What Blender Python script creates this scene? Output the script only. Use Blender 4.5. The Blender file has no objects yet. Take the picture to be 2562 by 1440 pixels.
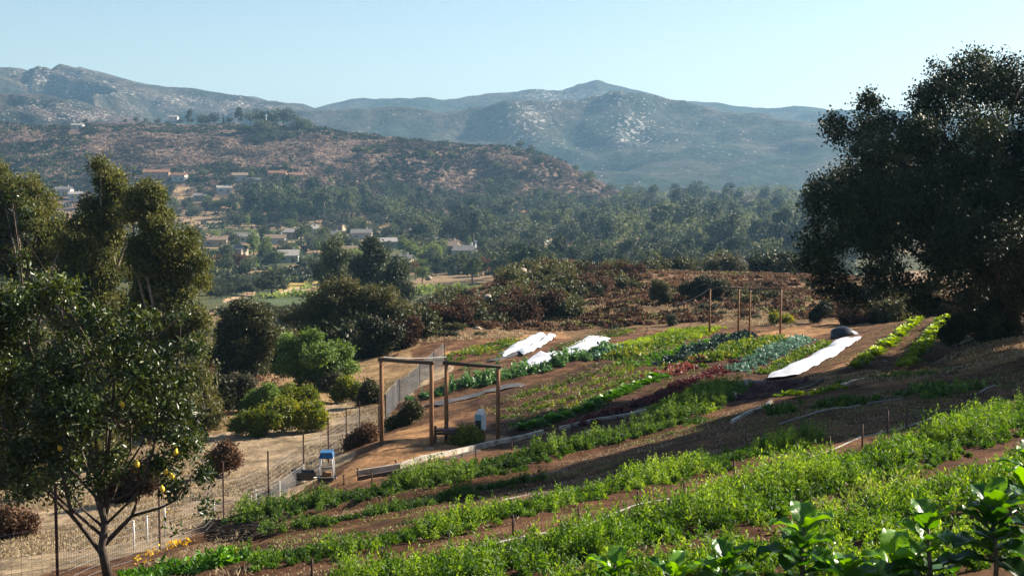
import bpy, math, random
import numpy as np
from mathutils import Vector
random.seed(7)
RNG = np.random.default_rng(7)
F = 2562*50/36.0
TH = math.atan(290/F)
CT, ST = math.cos(TH), math.sin(TH)
SUN_AZ, SUN_EL = math.radians(66), math.radians(31)
scene = bpy.context.scene
col = scene.collection

# ---------------------------------------------------------------- camera maths
def ray(px, py):
    """direction with y=1 through a place in the picture plane"""
    a = (px-1281)/F; b = (720-py)/F
    dy = CT + b*ST; dz = -ST + b*CT
    return a/dy, dz/dy
def at(px, py, D):
    u, w = ray(px, py); return np.array([u*D, D, w*D])
def U(px): return (px-1281)/F

# ---------------------------------------------------------------- noise
def _h(ix, iy, iz, seed):
    n = (ix*73856093) ^ (iy*19349663) ^ (iz*83492791) ^ (seed*2654435761)
    n = (n ^ (n >> 13)) & 0x7fffffff
    n = (n*(n*n*15731+789221)+1376312589) & 0x7fffffff
    return n/float(0x7fffffff)
def vn(P, seed=0):
    P = np.atleast_2d(P).astype(float)
    i = np.floor(P).astype(np.int64); f = P-i; f = f*f*(3-2*f)
    r = 0
    for a in (0, 1):
        wx = f[:, 0] if a else 1-f[:, 0]
        for b in (0, 1):
            wy = f[:, 1] if b else 1-f[:, 1]
            for c in (0, 1):
                wz = f[:, 2] if c else 1-f[:, 2]
                r = r + wx*wy*wz*_h(i[:, 0]+a, i[:, 1]+b, i[:, 2]+c, seed)
    return r*2-1
def n2(x, y, s, seed=0, octv=3):
    x = np.asarray(x, float); y = np.asarray(y, float)
    sh = np.broadcast(x, y).shape
    X = np.broadcast_to(x, sh).ravel()/s; Y = np.broadcast_to(y, sh).ravel()/s
    r = 0; a = 1.0
    for k in range(octv):
        r = r + a*vn(np.stack([X*2**k, Y*2**k, np.full_like(X, 3.7*k)], 1), seed+k); a *= .5
    return r.reshape(sh)

# ---------------------------------------------------------------- terrain
CP = []
for D in (10, 13, 17, 21, 25):
    for u in (-.7, -.5, -.36, -.18, 0, .18, .36, .55, .75):
        CP.append((1281+u*F, D, 430+F*(.129+3.1/D-.13*u)))
CP += [(0,31,1440),(250,27,1445),(560,40,1310),(672,45,1255),(760,49,1195),(867,56,1120),(-600,45,1420),
 (0,45,1320),(300,48,1270),(700,62,1090),(500,66,1060),(300,70,1060),(0,65,1150),(870,75,1000),(950,82,950),(780,80,960),(600,82,960),
 (800,110,930),(600,120,960),(300,120,960),(0,120,980),(-600,120,1000),(-600,65,1180),
 (955,51,1103),(1080,50,1115),(1245,51,1103),(890,44,1200),(1360,52,1090),(1640,54,1030),(1090,64,1010),(1250,85,890),(1500,74,890),(1525,88,850),
 (1305,76,915),(1390,98,840),(1775,90,835),(1952,86,840),(1760,97,815),(1940,62,950),(2140,78,845),(1740,68,930),(1900,70,900),
 (1810,60,955),(2140,58,925),(2250,55,925),(2300,80,805),(2370,78,800),(2562,50,890),(2562,62,820),(2400,50,930),(2562,38,1000),
 (2200,33,1110),(1330,37,1205),(1900,44,1030),(2900,40,960),(2900,60,800),(3300,90,700),(2562,85,775),
 (1050,98,840),(1200,108,810),(1400,112,790),(1600,115,770),(1600,130,740),(1500,140,710),(1400,150,692),(1800,120,750),(1900,125,735),(2000,135,715),
 (1500,200,745),(1900,200,722),(1200,200,765),(2300,120,770),(2562,120,770),(2300,200,720),(2700,200,700),(1200,155,725),(1000,140,860),(1000,200,800),(700,180,850),(300,180,860)]
for px in (-900,-300,200,700,1100,1500,2000,2500,3100):
    for D, z in ((250,-25),(330,-29.7),(450,-34),(600,-36),(800,-34)):
        if px < 800 and D == 800: z = -33
        CP.append((px, D, 430-F*z/D))
for px in (-900,-300,0,200,400,600,800):
    for D, py in ((900,545),(1000,495),(1080,432),(1180,372),(1300,316),(1480,340),(1750,370)): CP.append((px,D,py+(4 if px==800 else 0)))
for px, r in ((1000,352),(1200,370),(1380,396),(1460,440),(1570,490)):
    k = (r-318)
    for D, py in ((900,552+.1*k),(1000,520+.15*k),(1080,470+.35*k),(1180,r+8+.0*k),(1230,r+2),(1400,r+25),(1750,min(r+50,495))): CP.append((px,D,min(py,560 if D<950 else 535)))
for px in (1750,2000,2300,2700,3200):
    for D, z in ((1000,-33),(1200,-31),(1450,-28),(1750,-24)): CP.append((px, D, 430-F*z/D))
CP = np.array(CP)
def _c(u, D): return np.stack([np.clip(u, -.75, .85)*3.2, np.log(D)*1.6], -1)
def _phi(r2): return .5*r2*np.log(np.maximum(r2, 1e-12))
_X = _c((CP[:,0]-1281)/F, CP[:,1]); _v = np.array([-ray(p, q)[1] for p, d, q in CP])
def _fit():
    n = len(_X); A = np.zeros((n+3, n+3))
    d = ((_X[:,None]-_X[None])**2).sum(-1)
    A[:n,:n] = _phi(d)+np.eye(n)*2e-3
    A[:n,n] = 1; A[:n,n+1:] = _X; A[n,:n] = 1; A[n+1:,:n] = _X.T
    return np.linalg.solve(A, np.r_[_v, 0, 0, 0])
_W = _fit()
def zbase(x, y):
    x, y = np.broadcast_arrays(np.asarray(x, float), np.asarray(y, float))
    sh = x.shape; x = x.ravel(); y = y.ravel(); out = np.zeros(len(x))
    yc = np.clip(y, 10, 1750)
    for i in range(0, len(x), 40000):
        s = slice(i, i+40000)
        q = _c(x[s]/yc[s], yc[s]); d = ((q[:,None]-_X[None])**2).sum(-1)
        v = _phi(d)@_W[:len(_X)] + _W[len(_X)] + q@_W[len(_X)+1:]
        out[s] = -v*yc[s]
    near = -1.75-1.35*np.clip((y+2)/8, 0, 1) - .129*np.maximum(y, -30) + .13*x
    t = np.clip((y-10)/5, 0, 1); t = t*t*(3-2*t)
    out = out*t + np.clip(near, -9, 6)*(1-t)
    # far bluffs and gullies
    g = np.clip((y-980)/150, 0, 1)*np.clip((1500-y)/300, .3, 1)
    if g.any():
        m = g > 0
        out[m] += g[m]*(7*(np.abs(n2(x[m], y[m], 90, 11, 4))-.35) + 2.5*n2(x[m], y[m], 22, 5, 2))
    m = (y > 98) & (y < 150)
    if m.any():
        q = y[m]-.25*x[m]+1.5*n2(x[m], y[m], 14, 77, 2); f = (q/6.5) % 1.0
        out[m] += np.clip((y[m]-98)/6, 0, 1)*np.clip((150-y[m])/10, 0, 1)*(np.where(f < .75, f/.75, (1-f)/.25)-.5)*.7
    m = (y > 100) & (y <= 1100)
    out[m] += np.clip((y[m]-100)/200, 0, 1)*1.2*n2(x[m], y[m], 60, 31, 3)
    return out.reshape(sh)

_D = np.geomspace(9, 1700, 700)
def Pg(px, py):
    u, w = ray(px, py)
    z = zbase(u*_D, _D)
    below = (w*_D) < z
    k = int(np.argmax(below)) if below.any() else len(_D)-1
    if k == 0: k = 1
    a0 = w*_D[k-1]-z[k-1]; a1 = w*_D[k]-z[k]
    t = a0/(a0-a1) if a0 != a1 else 0
    D = _D[k-1]+(_D[k]-_D[k-1])*min(max(t, 0), 1)
    return np.array([u*D, D, w*D])
def PL(pts, step=.5):
    """picture polyline -> ground polyline, resampled"""
    q = np.array([Pg(*p)[:2] for p in pts]); out = [q[0]]
    for a, b in zip(q[:-1], q[1:]):
        n = max(1, int(np.linalg.norm(b-a)/step))
        for i in range(1, n+1): out.append(a+(b-a)*i/n)
    return np.array(out)

# crop beds: key -> (polyline, half width m, bed height m, soil colour)
DARK = (.105,.058,.040); SOIL = (.14,.072,.042); TAN = (.42,.245,.125)
BED = {
 'r1': ([(625,1304),(800,1276),(1000,1236),(1200,1189),(1400,1140),(1600,1090),(1700,1052),(1800,988)], 1.3, .12, SOIL),
 'r2': ([(650,1345),(860,1312),(1000,1282),(1140,1250),(1360,1206)], .5, .08, SOIL),
 'r2b': ([(810,1362),(940,1338),(1180,1280)], .35, .05, SOIL),
 'r3': ([(620,1424),(840,1388),(1020,1350),(1300,1294),(1525,1238),(1700,1196),(1850,1152),(2020,1107)], .8, .08, SOIL),
 'r4': ([(850,1520),(1200,1455),(1500,1386),(1800,1296),(2050,1222),(2300,1138),(2562,1062),(2800,1000)], 1.4, .12, SOIL),
 'r5': ([(1350,1540),(1650,1475),(1900,1415),(2130,1345),(2350,1275),(2562,1205),(2750,1150)], 1.0, .1, SOIL),
 'm1': ([(1040,1005),(1130,982),(1280,948),(1420,910),(1520,886)], .9, .12, DARK),
 'm3': ([(1270,1000),(1450,950),(1700,880)], 1.5, .08, DARK),
 'm3b': ([(1250,1050),(1450,1000),(1640,945),(1780,890)], 1.5, .05, DARK),
 'm4': ([(1310,1082),(1400,1055),(1500,1015),(1660,952)], .5, .1, DARK),
 'm5': ([(1420,1075),(1540,1040),(1650,1000),(1760,950),(1850,905)], .55, .08, DARK),
 'm6': ([(1600,870),(1680,845),(1750,822)], 1.7, .05, SOIL),
 'm7': ([(1575,922),(1700,885),(1830,850)], .7, .1, DARK),
 'm7b': ([(1650,920),(1760,880),(1870,845)], .7, .1, DARK),
 'm8': ([(1745,925),(1840,885),(1940,855)], 1.3, .1, DARK),
 'm9': ([(1825,935),(1920,890),(2010,853)], .9, .08, DARK),
 'm10': ([(1900,942),(1990,900),(2070,862)], .6, .06, DARK),
 'm12': ([(1545,905),(1640,870),(1700,850)], .8, .1, DARK),
 'p1': ([(1850,1008),(1900,985),(1960,960)], .9, .08, DARK),
 's1': ([(2142,925),(2225,865),(2296,806)], .6, .1, SOIL),
 's2': ([(2266,924),(2322,862),(2366,802)], .6, .1, SOIL),
 'u1': ([(1120,905),(1200,880),(1300,856)], 1.2, .05, SOIL),
 'u2': ([(1400,880),(1480,850),(1560,825)], 1.2, .05, SOIL),
 'y1': ([(1965,1000),(2030,988),(2090,972)], .6, .06, SOIL),
}
BEDL = {k: PL(v[0]) for k, v in BED.items()}
def dist_pl(X, Y, L):
    d = np.full(X.shape, 1e9)
    for a, b in zip(L[:-1], L[1:]):
        ab = b-a; l2 = ab@ab+1e-9
        t = np.clip(((X-a[0])*ab[0]+(Y-a[1])*ab[1])/l2, 0, 1)
        d = np.minimum(d, np.hypot(X-a[0]-t*ab[0], Y-a[1]-t*ab[1]))
    return d
def small(x, y):
    x = np.asarray(x, float); y = np.asarray(y, float)
    return .06*n2(x, y, 1.3, 21, 4)*np.clip((140-y)/40, 0, 1)
def ground_z(x, y, beds=True):
    x, y = np.broadcast_arrays(np.asarray(x, float), np.asarray(y, float))
    z = zbase(x, y)+small(x, y)
    if beds:
        near = (y > 8) & (y < 115)
        if near.any():
            X, Y = x[near], y[near]; h = np.zeros(X.shape)
            for k, (pl, hw, bh, c) in BED.items():
                L = BEDL[k][::2] if len(BEDL[k]) > 4 else BEDL[k]
                sel = (X > L[:,0].min()-3) & (X < L[:,0].max()+3) & (Y > L[:,1].min()-3) & (Y < L[:,1].max()+3)
                if not sel.any(): continue
                d = dist_pl(X[sel], Y[sel], L)
                h[sel] = np.maximum(h[sel], bh*np.clip((hw+.25-d)/.25, 0, 1))
            z = z.copy(); z[near] += h
    return z
def gz(x, y): return float(ground_z(np.array([x]), np.array([y]), True)[0])

# ---------------------------------------------------------------- mesh helpers
def mk(name, V, Fc, mat=None, parent=None, attrs=None, smooth=False, loc=None):
    V = np.asarray(V, np.float32).reshape(-1, 3)
    if isinstance(Fc, np.ndarray): Fc = [Fc]
    Fc = [np.asarray(f, np.int32) for f in Fc if len(f)]
    me = bpy.data.meshes.new(name)
    me.vertices.add(len(V)); me.vertices.foreach_set('co', V.ravel())
    tot = np.concatenate([np.full(len(f), f.shape[1], np.int32) for f in Fc])
    idx = np.concatenate([f.ravel() for f in Fc])
    st = np.r_[0, np.cumsum(tot)[:-1]].astype(np.int32)
    me.loops.add(len(idx)); me.loops.foreach_set('vertex_index', idx)
    me.polygons.add(len(tot)); me.polygons.foreach_set('loop_start', st)
    me.polygons.foreach_set('use_smooth', np.full(len(tot), bool(smooth)))
    me.update(calc_edges=True)
    if attrs:
        for k, a in attrs.items():
            a = np.asarray(a, np.float32)
            if a.ndim == 2:
                at_ = me.attributes.new(k, 'FLOAT_COLOR', 'POINT')
                at_.data.foreach_set('color', np.c_[a, np.ones(len(a))].astype(np.float32).ravel())
            else:
                at_ = me.attributes.new(k, 'FLOAT', 'POINT'); at_.data.foreach_set('value', a)
    if mat: me.materials.append(mat)
    o = bpy.data.objects.new(name, me); col.objects.link(o)
    if parent: o.parent = parent
    if loc is not None: o.location = loc
    return o
def tag(o, label=None, cat=None, group=None, kind=None):
    if label: o['label'] = label
    if cat: o['category'] = cat
    if group: o['group'] = group
    if kind: o['kind'] = kind
    return o
def thing(name, label, cat, loc=(0,0,0), rz=0, group=None):
    o = bpy.data.objects.new(name, None); col.objects.link(o)
    o.empty_display_size = .2
    o.location = [float(v) for v in loc]; o.rotation_euler = (0, 0, rz)
    return tag(o, label, cat, group)
def setp(o, parent):
    o.parent = parent; return o
class MB:
    def __init__(s): s.V = []; s.Q = []; s.T = []; s.n = 0; s.A = []
    def add(s, V, Q=None, T=None, tint=None):
        V = np.asarray(V, float).reshape(-1, 3)
        if Q is not None and len(Q): s.Q.append(np.asarray(Q)+s.n)
        if T is not None and len(T): s.T.append(np.asarray(T)+s.n)
        s.V.append(V); s.A.append(np.full(len(V), .5) if tint is None else np.broadcast_to(tint, (len(V),))); s.n += len(V)
        return s
    def box(s, c, size, rz=0, rx=0, ry=0):
        x, y, z = [v/2 for v in size]
        V = np.array([[i*x, j*y, k*z] for i in (-1,1) for j in (-1,1) for k in (-1,1)])
        for ang, (a, b) in ((rx, (1,2)), (ry, (2,0)), (rz, (0,1))):
            if ang:
                ca, sa = math.cos(ang), math.sin(ang); p = V[:,a]*ca-V[:,b]*sa; q = V[:,a]*sa+V[:,b]*ca; V[:,a] = p; V[:,b] = q
        return s.add(V+np.array(c), [[0,1,3,2],[4,6,7,5],[0,4,5,1],[2,3,7,6],[0,2,6,4],[1,5,7,3]])
    def tube(s, pts, rad, n=6, cap=True):
        pts = np.asarray(pts, float); rad = np.broadcast_to(rad, (len(pts),))
        V = []
        for i, p in enumerate(pts):
            t = pts[min(i+1, len(pts)-1)]-pts[max(i-1, 0)]; t = t/(np.linalg.norm(t)+1e-9)
            a = np.cross(t, [0,0,1] if abs(t[2]) < .9 else [1,0,0]); a /= np.linalg.norm(a); b = np.cross(t, a)
            for k in range(n):
                w = 2*math.pi*k/n; V.append(p+rad[i]*(math.cos(w)*a+math.sin(w)*b))
        Q = [[i*n+k, i*n+(k+1)%n, (i+1)*n+(k+1)%n, (i+1)*n+k] for i in range(len(pts)-1) for k in range(n)]
        T = []
        if cap:
            V += [pts[0], pts[-1]]; m = len(pts)*n
            T = [[m, (k+1)%n, k] for k in range(n)]+[[m+1, (len(pts)-1)*n+k, (len(pts)-1)*n+(k+1)%n] for k in range(n)]
        return s.add(V, Q, T)
    def build(s, name, mat, parent=None, smooth=False, loc=None):
        Fs = []
        if s.Q: Fs.append(np.concatenate(s.Q))
        if s.T: Fs.append(np.concatenate(s.T))
        return mk(name, np.concatenate(s.V), Fs, mat, parent, {'tint': np.concatenate(s.A)}, smooth, loc)
def unit(v): return v/(np.linalg.norm(v, axis=-1, keepdims=True)+1e-9)
def leaves(C, d, L, W, tint, rng=RNG, fold=.15):
    """one folded leaf (two triangles' worth) at each place, along direction d"""
    n = len(C); d = unit(d); r = unit(rng.normal(size=(n,3))); s = unit(np.cross(d, r)); nn = np.cross(s, d)
    L = np.broadcast_to(L, (n,))[:,None]; W = np.broadcast_to(W, (n,))[:,None]
    V = np.stack([C-d*L*.5, C+s*W*.5+nn*W*fold+d*L*.08, C+d*L*.5, C-s*W*.5+nn*W*fold+d*L*.08], 1).reshape(-1,3)
    Q = np.arange(4*n).reshape(n,4)
    return V, Q, np.repeat(tint, 4)
def crown_points(lobes, ncl, per, sig, rng, shell=(.55,1.03), gap=.0, flat=.85, gscale=.9):
    """lobes (k,4): centre and radius. Sprays of leaves spread through them, leaving gaps."""
    lobes = np.asarray(lobes, float); sub = []
    for c in lobes:
        for q in range(6):
            v = unit(rng.normal(size=3)); sub.append((*(c[:3]+v*c[3]*rng.uniform(.55,.98)*np.array([1,1,flat])), c[3]*rng.uniform(.26,.46)))
    lobes = lobes.copy(); lobes[:,3] *= .72; lobes = np.r_[lobes, np.array(sub)]
    w = lobes[:,3]**2.0; w /= w.sum()
    k = rng.choice(len(lobes), ncl, p=w)
    dr = unit(rng.normal(size=(ncl,3))); r = lobes[k,3]*(shell[0]+(shell[1]-shell[0])*rng.random(ncl)**.6)
    C = lobes[k,:3]+dr*r[:,None]*np.array([1,1,flat])
    keep = vn(C/gscale, 5)*.6+vn(C/(gscale*.45), 9)*.5 > -1+gap*2
    C = C[keep]; k = k[keep]; dr = dr[keep]
    m = len(C); tl = rng.random(len(lobes))
    cl = np.repeat(C, per, 0)+rng.normal(size=(m*per,3))*sig
    dd = np.repeat(dr, per, 0)
    t = np.repeat(tl[k]*.35+rng.random(m)*.35, per)+rng.random(m*per)*.3
    return cl, dd, t

# ---------------------------------------------------------------- materials
def new_mat(name):
    m = bpy.data.materials.new(name); m.use_nodes = True; nt = m.node_tree; nt.nodes.clear()
    out = nt.nodes.new('ShaderNodeOutputMaterial'); return m, nt, out
def N(nt, t, **k):
    n = nt.nodes.new(t)
    for a, b in k.items(): setattr(n, a, b)
    return n
def rgb(c): return (c[0], c[1], c[2], 1)
def ramp(nt, fac, stops):
    r = N(nt, 'ShaderNodeValToRGB'); e = r.color_ramp.elements
    while len(e) < len(stops): e.new(.5)
    for q, (p, c) in zip(e, stops): q.position = p; q.color = rgb(c)
    nt.links.new(fac, r.inputs[0]); return r.outputs[0]
def math_(nt, op, a, b=None, clamp=False):
    n = N(nt, 'ShaderNodeMath', operation=op, use_clamp=clamp)
    for i, v in enumerate((a, b)):
        if v is None: continue
        if isinstance(v, (int, float)): n.inputs[i].default_value = v
        else: nt.links.new(v, n.inputs[i])
    return n.outputs[0]
def mixc(nt, fac, a, b, bt='MIX'):
    n = N(nt, 'ShaderNodeMix', data_type='RGBA', blend_type=bt)
    for i, v in ((0, fac), (6, a), (7, b)):
        if isinstance(v, (int, float)): n.inputs[i].default_value = v
        elif isinstance(v, tuple): n.inputs[i].default_value = rgb(v)
        else: nt.links.new(v, n.inputs[i])
    return n.outputs[2]
def leaf_mat(name, dark, mid, light, trans=.35, rough=.45, spec=.4, orand=.0, dry=None, wob=.0):
    dark, mid, light = [tuple(v*k for v in c) for c, k in ((dark, .5), (mid, .74), (light, 1.05))]; spec *= .7
    m, nt, out = new_mat(name)
    a = N(nt, 'ShaderNodeAttribute', attribute_name='tint')
    f = a.outputs['Fac']
    oi = N(nt, 'ShaderNodeObjectInfo')
    if orand: f = math_(nt, 'ADD', f, math_(nt, 'MULTIPLY', math_(nt, 'SUBTRACT', oi.outputs['Random'], .5), orand), True)
    c = ramp(nt, f, [(0, dark), (.5, mid), (1, light)])
    if dry:
        g = N(nt, 'ShaderNodeNewGeometry'); nz = N(nt, 'ShaderNodeTexNoise'); nz.inputs['Scale'].default_value = dry[1]; nz.inputs['Detail'].default_value = 2
        nt.links.new(g.outputs['Position'], nz.inputs['Vector'])
        k = ramp(nt, nz.outputs[0], [(dry[2], (0,0,0)), (dry[2]+.12, (1,1,1))])
        c = mixc(nt, k, c, dry[0])
    p = N(nt, 'ShaderNodeBsdfPrincipled'); nt.links.new(c, p.inputs['Base Color'])
    p.inputs['Roughness'].default_value = rough; p.inputs['Specular IOR Level'].default_value = spec
    t = N(nt, 'ShaderNodeBsdfTranslucent')
    hs = N(nt, 'ShaderNodeHueSaturation'); hs.inputs['Saturation'].default_value = 1.15; hs.inputs['Value'].default_value = 1.5; hs.inputs['Hue'].default_value = .487
    nt.links.new(c, hs.inputs['Color']); nt.links.new(hs.outputs[0], t.inputs['Color'])
    mx = N(nt, 'ShaderNodeMixShader'); mx.inputs[0].default_value = trans
    nt.links.new(p.outputs[0], mx.inputs[1]); nt.links.new(t.outputs[0], mx.inputs[2]); nt.links.new(mx.outputs[0], out.inputs[0])
    return m
def solid(name, c, rough=.7, c2=None, scale=6, spec=.3, metal=0, bump=.0, stretch=None):
    m, nt, out = new_mat(name)
    p = N(nt, 'ShaderNodeBsdfPrincipled'); p.inputs['Roughness'].default_value = rough; p.inputs['Specular IOR Level'].default_value = spec; p.inputs['Metallic'].default_value = metal
    tc = N(nt, 'ShaderNodeTexCoord'); mp = N(nt, 'ShaderNodeMapping'); mp.inputs['Scale'].default_value = stretch or (1,1,1)
    nt.links.new(tc.outputs['Object'], mp.inputs[0])
    nz = N(nt, 'ShaderNodeTexNoise'); nz.inputs['Scale'].default_value = scale; nz.inputs['Detail'].default_value = 5; nz.inputs['Roughness'].default_value = .65
    nt.links.new(mp.outputs[0], nz.inputs['Vector'])
    c2 = c2 or tuple(v*.7 for v in c)
    nt.links.new(ramp(nt, nz.outputs[0], [(.35, c2), (.65, c)]), p.inputs['Base Color'])
    if bump:
        b = N(nt, 'ShaderNodeBump'); b.inputs['Strength'].default_value = .6; b.inputs['Distance'].default_value = bump
        nt.links.new(nz.outputs[0], b.inputs['Height']); nt.links.new(b.outputs[0], p.inputs['Normal'])
    nt.links.new(p.outputs[0], out.inputs[0]); return m
M = {}
M['carrot'] = leaf_mat('carrot_leaf', (.025,.062,.012), (.08,.16,.026), (.20,.285,.055), .42, .5)
M['carrot_near'] = leaf_mat('carrot_leaf_near', (.028,.08,.012), (.10,.205,.028), (.27,.37,.06), .45, .5)
M['carrot_pale'] = leaf_mat('carrot_leaf_pale', (.09,.14,.03), (.17,.24,.05), (.3,.33,.09), .42, .5)
M['lime'] = leaf_mat('lime_leaf', (.10,.19,.02), (.21,.32,.03), (.33,.42,.06), .45, .5)
M['kalerow'] = leaf_mat('kale_row_leaf', (.03,.09,.03), (.10,.22,.07), (.25,.38,.16), .3, .4)
M['bluegreen'] = leaf_mat('blue_green_leaf', (.04,.09,.065), (.11,.21,.15), (.24,.36,.27), .2, .45)
M['darkblue'] = leaf_mat('dark_cabbage_leaf', (.012,.03,.025), (.03,.06,.05), (.07,.12,.09), .2, .45)
M['lettuce'] = leaf_mat('lettuce_leaf', (.03,.09,.01), (.07,.19,.02), (.14,.3,.04), .35, .45)
M['red'] = leaf_mat('red_lettuce_leaf', (.06,.018,.02), (.14,.042,.042), (.25,.11,.075), .3, .45)
M['purple'] = leaf_mat('purple_leaf', (.06,.03,.04), (.16,.075,.085), (.28,.16,.15), .3, .45)
M['mixed'] = leaf_mat('chard_leaf', (.045,.11,.015), (.11,.2,.03), (.28,.27,.05), .35, .45)
M['sparse'] = leaf_mat('seedling_leaf', (.05,.065,.02), (.12,.13,.04), (.22,.21,.08), .3, .5)
M['kale'] = leaf_mat('collard_leaf', (.02,.07,.012), (.045,.14,.018), (.12,.26,.02), .45, .32, .6)
M['kale_old'] = leaf_mat('old_collard_leaf', (.10,.17,.09), (.2,.28,.17), (.33,.4,.28), .2, .35, .5)
M['lemon'] = leaf_mat('lemon_leaf', (.014,.03,.007), (.036,.065,.012), (.15,.18,.03), .2, .4, .6)
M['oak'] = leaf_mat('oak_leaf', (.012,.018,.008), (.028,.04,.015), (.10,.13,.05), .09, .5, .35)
M['euc'] = leaf_mat('eucalyptus_leaf', (.035,.045,.013), (.105,.118,.032), (.24,.235,.07), .34, .5, .3, dry=((.12,.08,.028), .35, .7))
M['bush_green'] = leaf_mat('pepper_bush_leaf', (.04,.09,.02), (.14,.23,.045), (.28,.38,.1), .25, .5)
M['bush_dark'] = leaf_mat('dark_brush_leaf', (.014,.022,.008), (.04,.05,.018), (.10,.10,.035), .2, .5, orand=.5)
M['bush_olive'] = leaf_mat('olive_brush_leaf', (.03,.035,.012), (.075,.08,.025), (.15,.14,.05), .25, .5, orand=.4)
M['bush_yellow'] = leaf_mat('yellow_shrub_leaf', (.06,.10,.014), (.17,.22,.03), (.42,.36,.04), .35, .5, orand=.4)
M['bush_rust'] = leaf_mat('rust_brush_leaf', (.035,.022,.013), (.09,.052,.032), (.18,.115,.07), .2, .6, .1, orand=.5)
M['bush_grey'] = leaf_mat('grey_brush_leaf', (.05,.055,.035), (.10,.10,.06), (.18,.17,.11), .25, .55, .2, orand=.4)
M['vdark'] = leaf_mat('far_eucalyptus_leaf', (.018,.03,.018), (.055,.072,.037), (.15,.165,.085), .2, .55, .2, orand=.6)
M['vmid'] = leaf_mat('far_oak_leaf', (.025,.04,.015), (.07,.092,.034), (.17,.19,.075), .25, .55, .2, orand=.6)
M['vpale'] = leaf_mat('far_pale_leaf', (.07,.11,.025), (.14,.19,.05), (.24,.29,.09), .3, .55, .2, orand=.5)
M['vrust'] = leaf_mat('far_rust_leaf', (.08,.04,.018), (.16,.085,.035), (.24,.15,.06), .3, .6, .1, orand=.5)
M['drygrass'] = leaf_mat('dry_grass_blade', (.2,.15,.085), (.36,.28,.165), (.5,.42,.28), .3, .6, .1)
M['bark'] = solid('bark', (.11,.085,.065), .9, (.04,.03,.025), 9, .1, bump=.02)
M['barkpale'] = solid('pale_bark', (.30,.25,.20), .9, (.13,.10,.08), 4, .1)
M['stem'] = solid('kale_stem', (.16,.14,.09), .7, (.08,.06,.04), 20, .3, bump=.01)
M['wood'] = solid('post_wood', (.30,.16,.075), .8, (.14,.07,.035), 3, .2, bump=.01, stretch=(8,8,1))
M['wooddark'] = solid('weathered_wood', (.10,.075,.06), .85, (.04,.03,.025), 5, .2, bump=.01, stretch=(1,6,6))
M['rust'] = solid('rusty_steel', (.09,.045,.03), .75, (.035,.02,.018), 20, .3)
M['whitepvc'] = solid('white_plastic', (.72,.70,.66), .5, (.55,.52,.47), 8, .4)
M['board'] = solid('painted_board', (.5,.46,.40), .7, (.22,.18,.13), 3, .2)
M['pipe'] = solid('grey_poly_pipe', (.27,.24,.22), .6, (.14,.12,.10), 6, .4)
M['cover'] = solid('row_cover_cloth', (.60,.62,.65), .8, (.47,.49,.54), 3, .1)
M['cloth'] = solid('weed_cloth', (.10,.095,.10), .7, (.05,.045,.045), 4, .2)
M['tarp'] = solid('black_tarp', (.02,.025,.035), .35, (.01,.01,.015), 4, .5)
M['blue'] = solid('blue_plastic', (.03,.12,.26), .5, (.02,.08,.18), 6, .4)
M['paleblue'] = solid('pale_blue_plastic', (.14,.33,.42), .5, (.1,.25,.33), 6, .4)
M['white'] = solid('white_paint', (.75,.75,.75), .5, (.55,.55,.54), 8, .4)
M['black'] = solid('black_rubber', (.02,.02,.02), .6, (.012,.012,.012), 8, .3)
M['wire'] = solid('galvanised_wire', (.34,.35,.35), .5, (.24,.24,.24), 8, .5, metal=.4)
M['lemonfruit'] = solid('lemon_skin', (.75,.5,.03), .4, (.65,.42,.02), 10, .5)
M['petal'] = leaf_mat('yellow_petal', (.6,.32,.01), (.75,.45,.02), (.85,.6,.05), .4, .6)
M['rock'] = solid('pale_granite', (.40,.34,.26), .85, (.2,.17,.13), 2, .2, bump=.08)
M['twig'] = solid('dead_twigs', (.07,.055,.045), .9, (.03,.025,.02), 6, .1)
M['glass'] = solid('window_glass', (.04,.05,.06), .15, (.03,.04,.05), 2, .6)
M['door'] = solid('house_door', (.15,.09,.05), .6)
WALLC = {'cream': (.6,.5,.36), 'white': (.72,.69,.63), 'peach': (.6,.40,.25), 'grey': (.4,.39,.37), 'mint': (.55,.62,.55)}
ROOFC = {'tile': (.42,.2,.11), 'tan': (.42,.3,.2), 'grey': (.3,.28,.27), 'pale': (.55,.5,.46), 'brown': (.18,.12,.09)}
for k, c in WALLC.items(): M['w_'+k] = solid(k+'_stucco', tuple(v*.62 for v in c), .8, scale=.4)
for k, c in ROOFC.items(): M['f_'+k] = solid(k+'_roofing', tuple(v*.5 for v in c), .8, scale=1.2)

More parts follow.
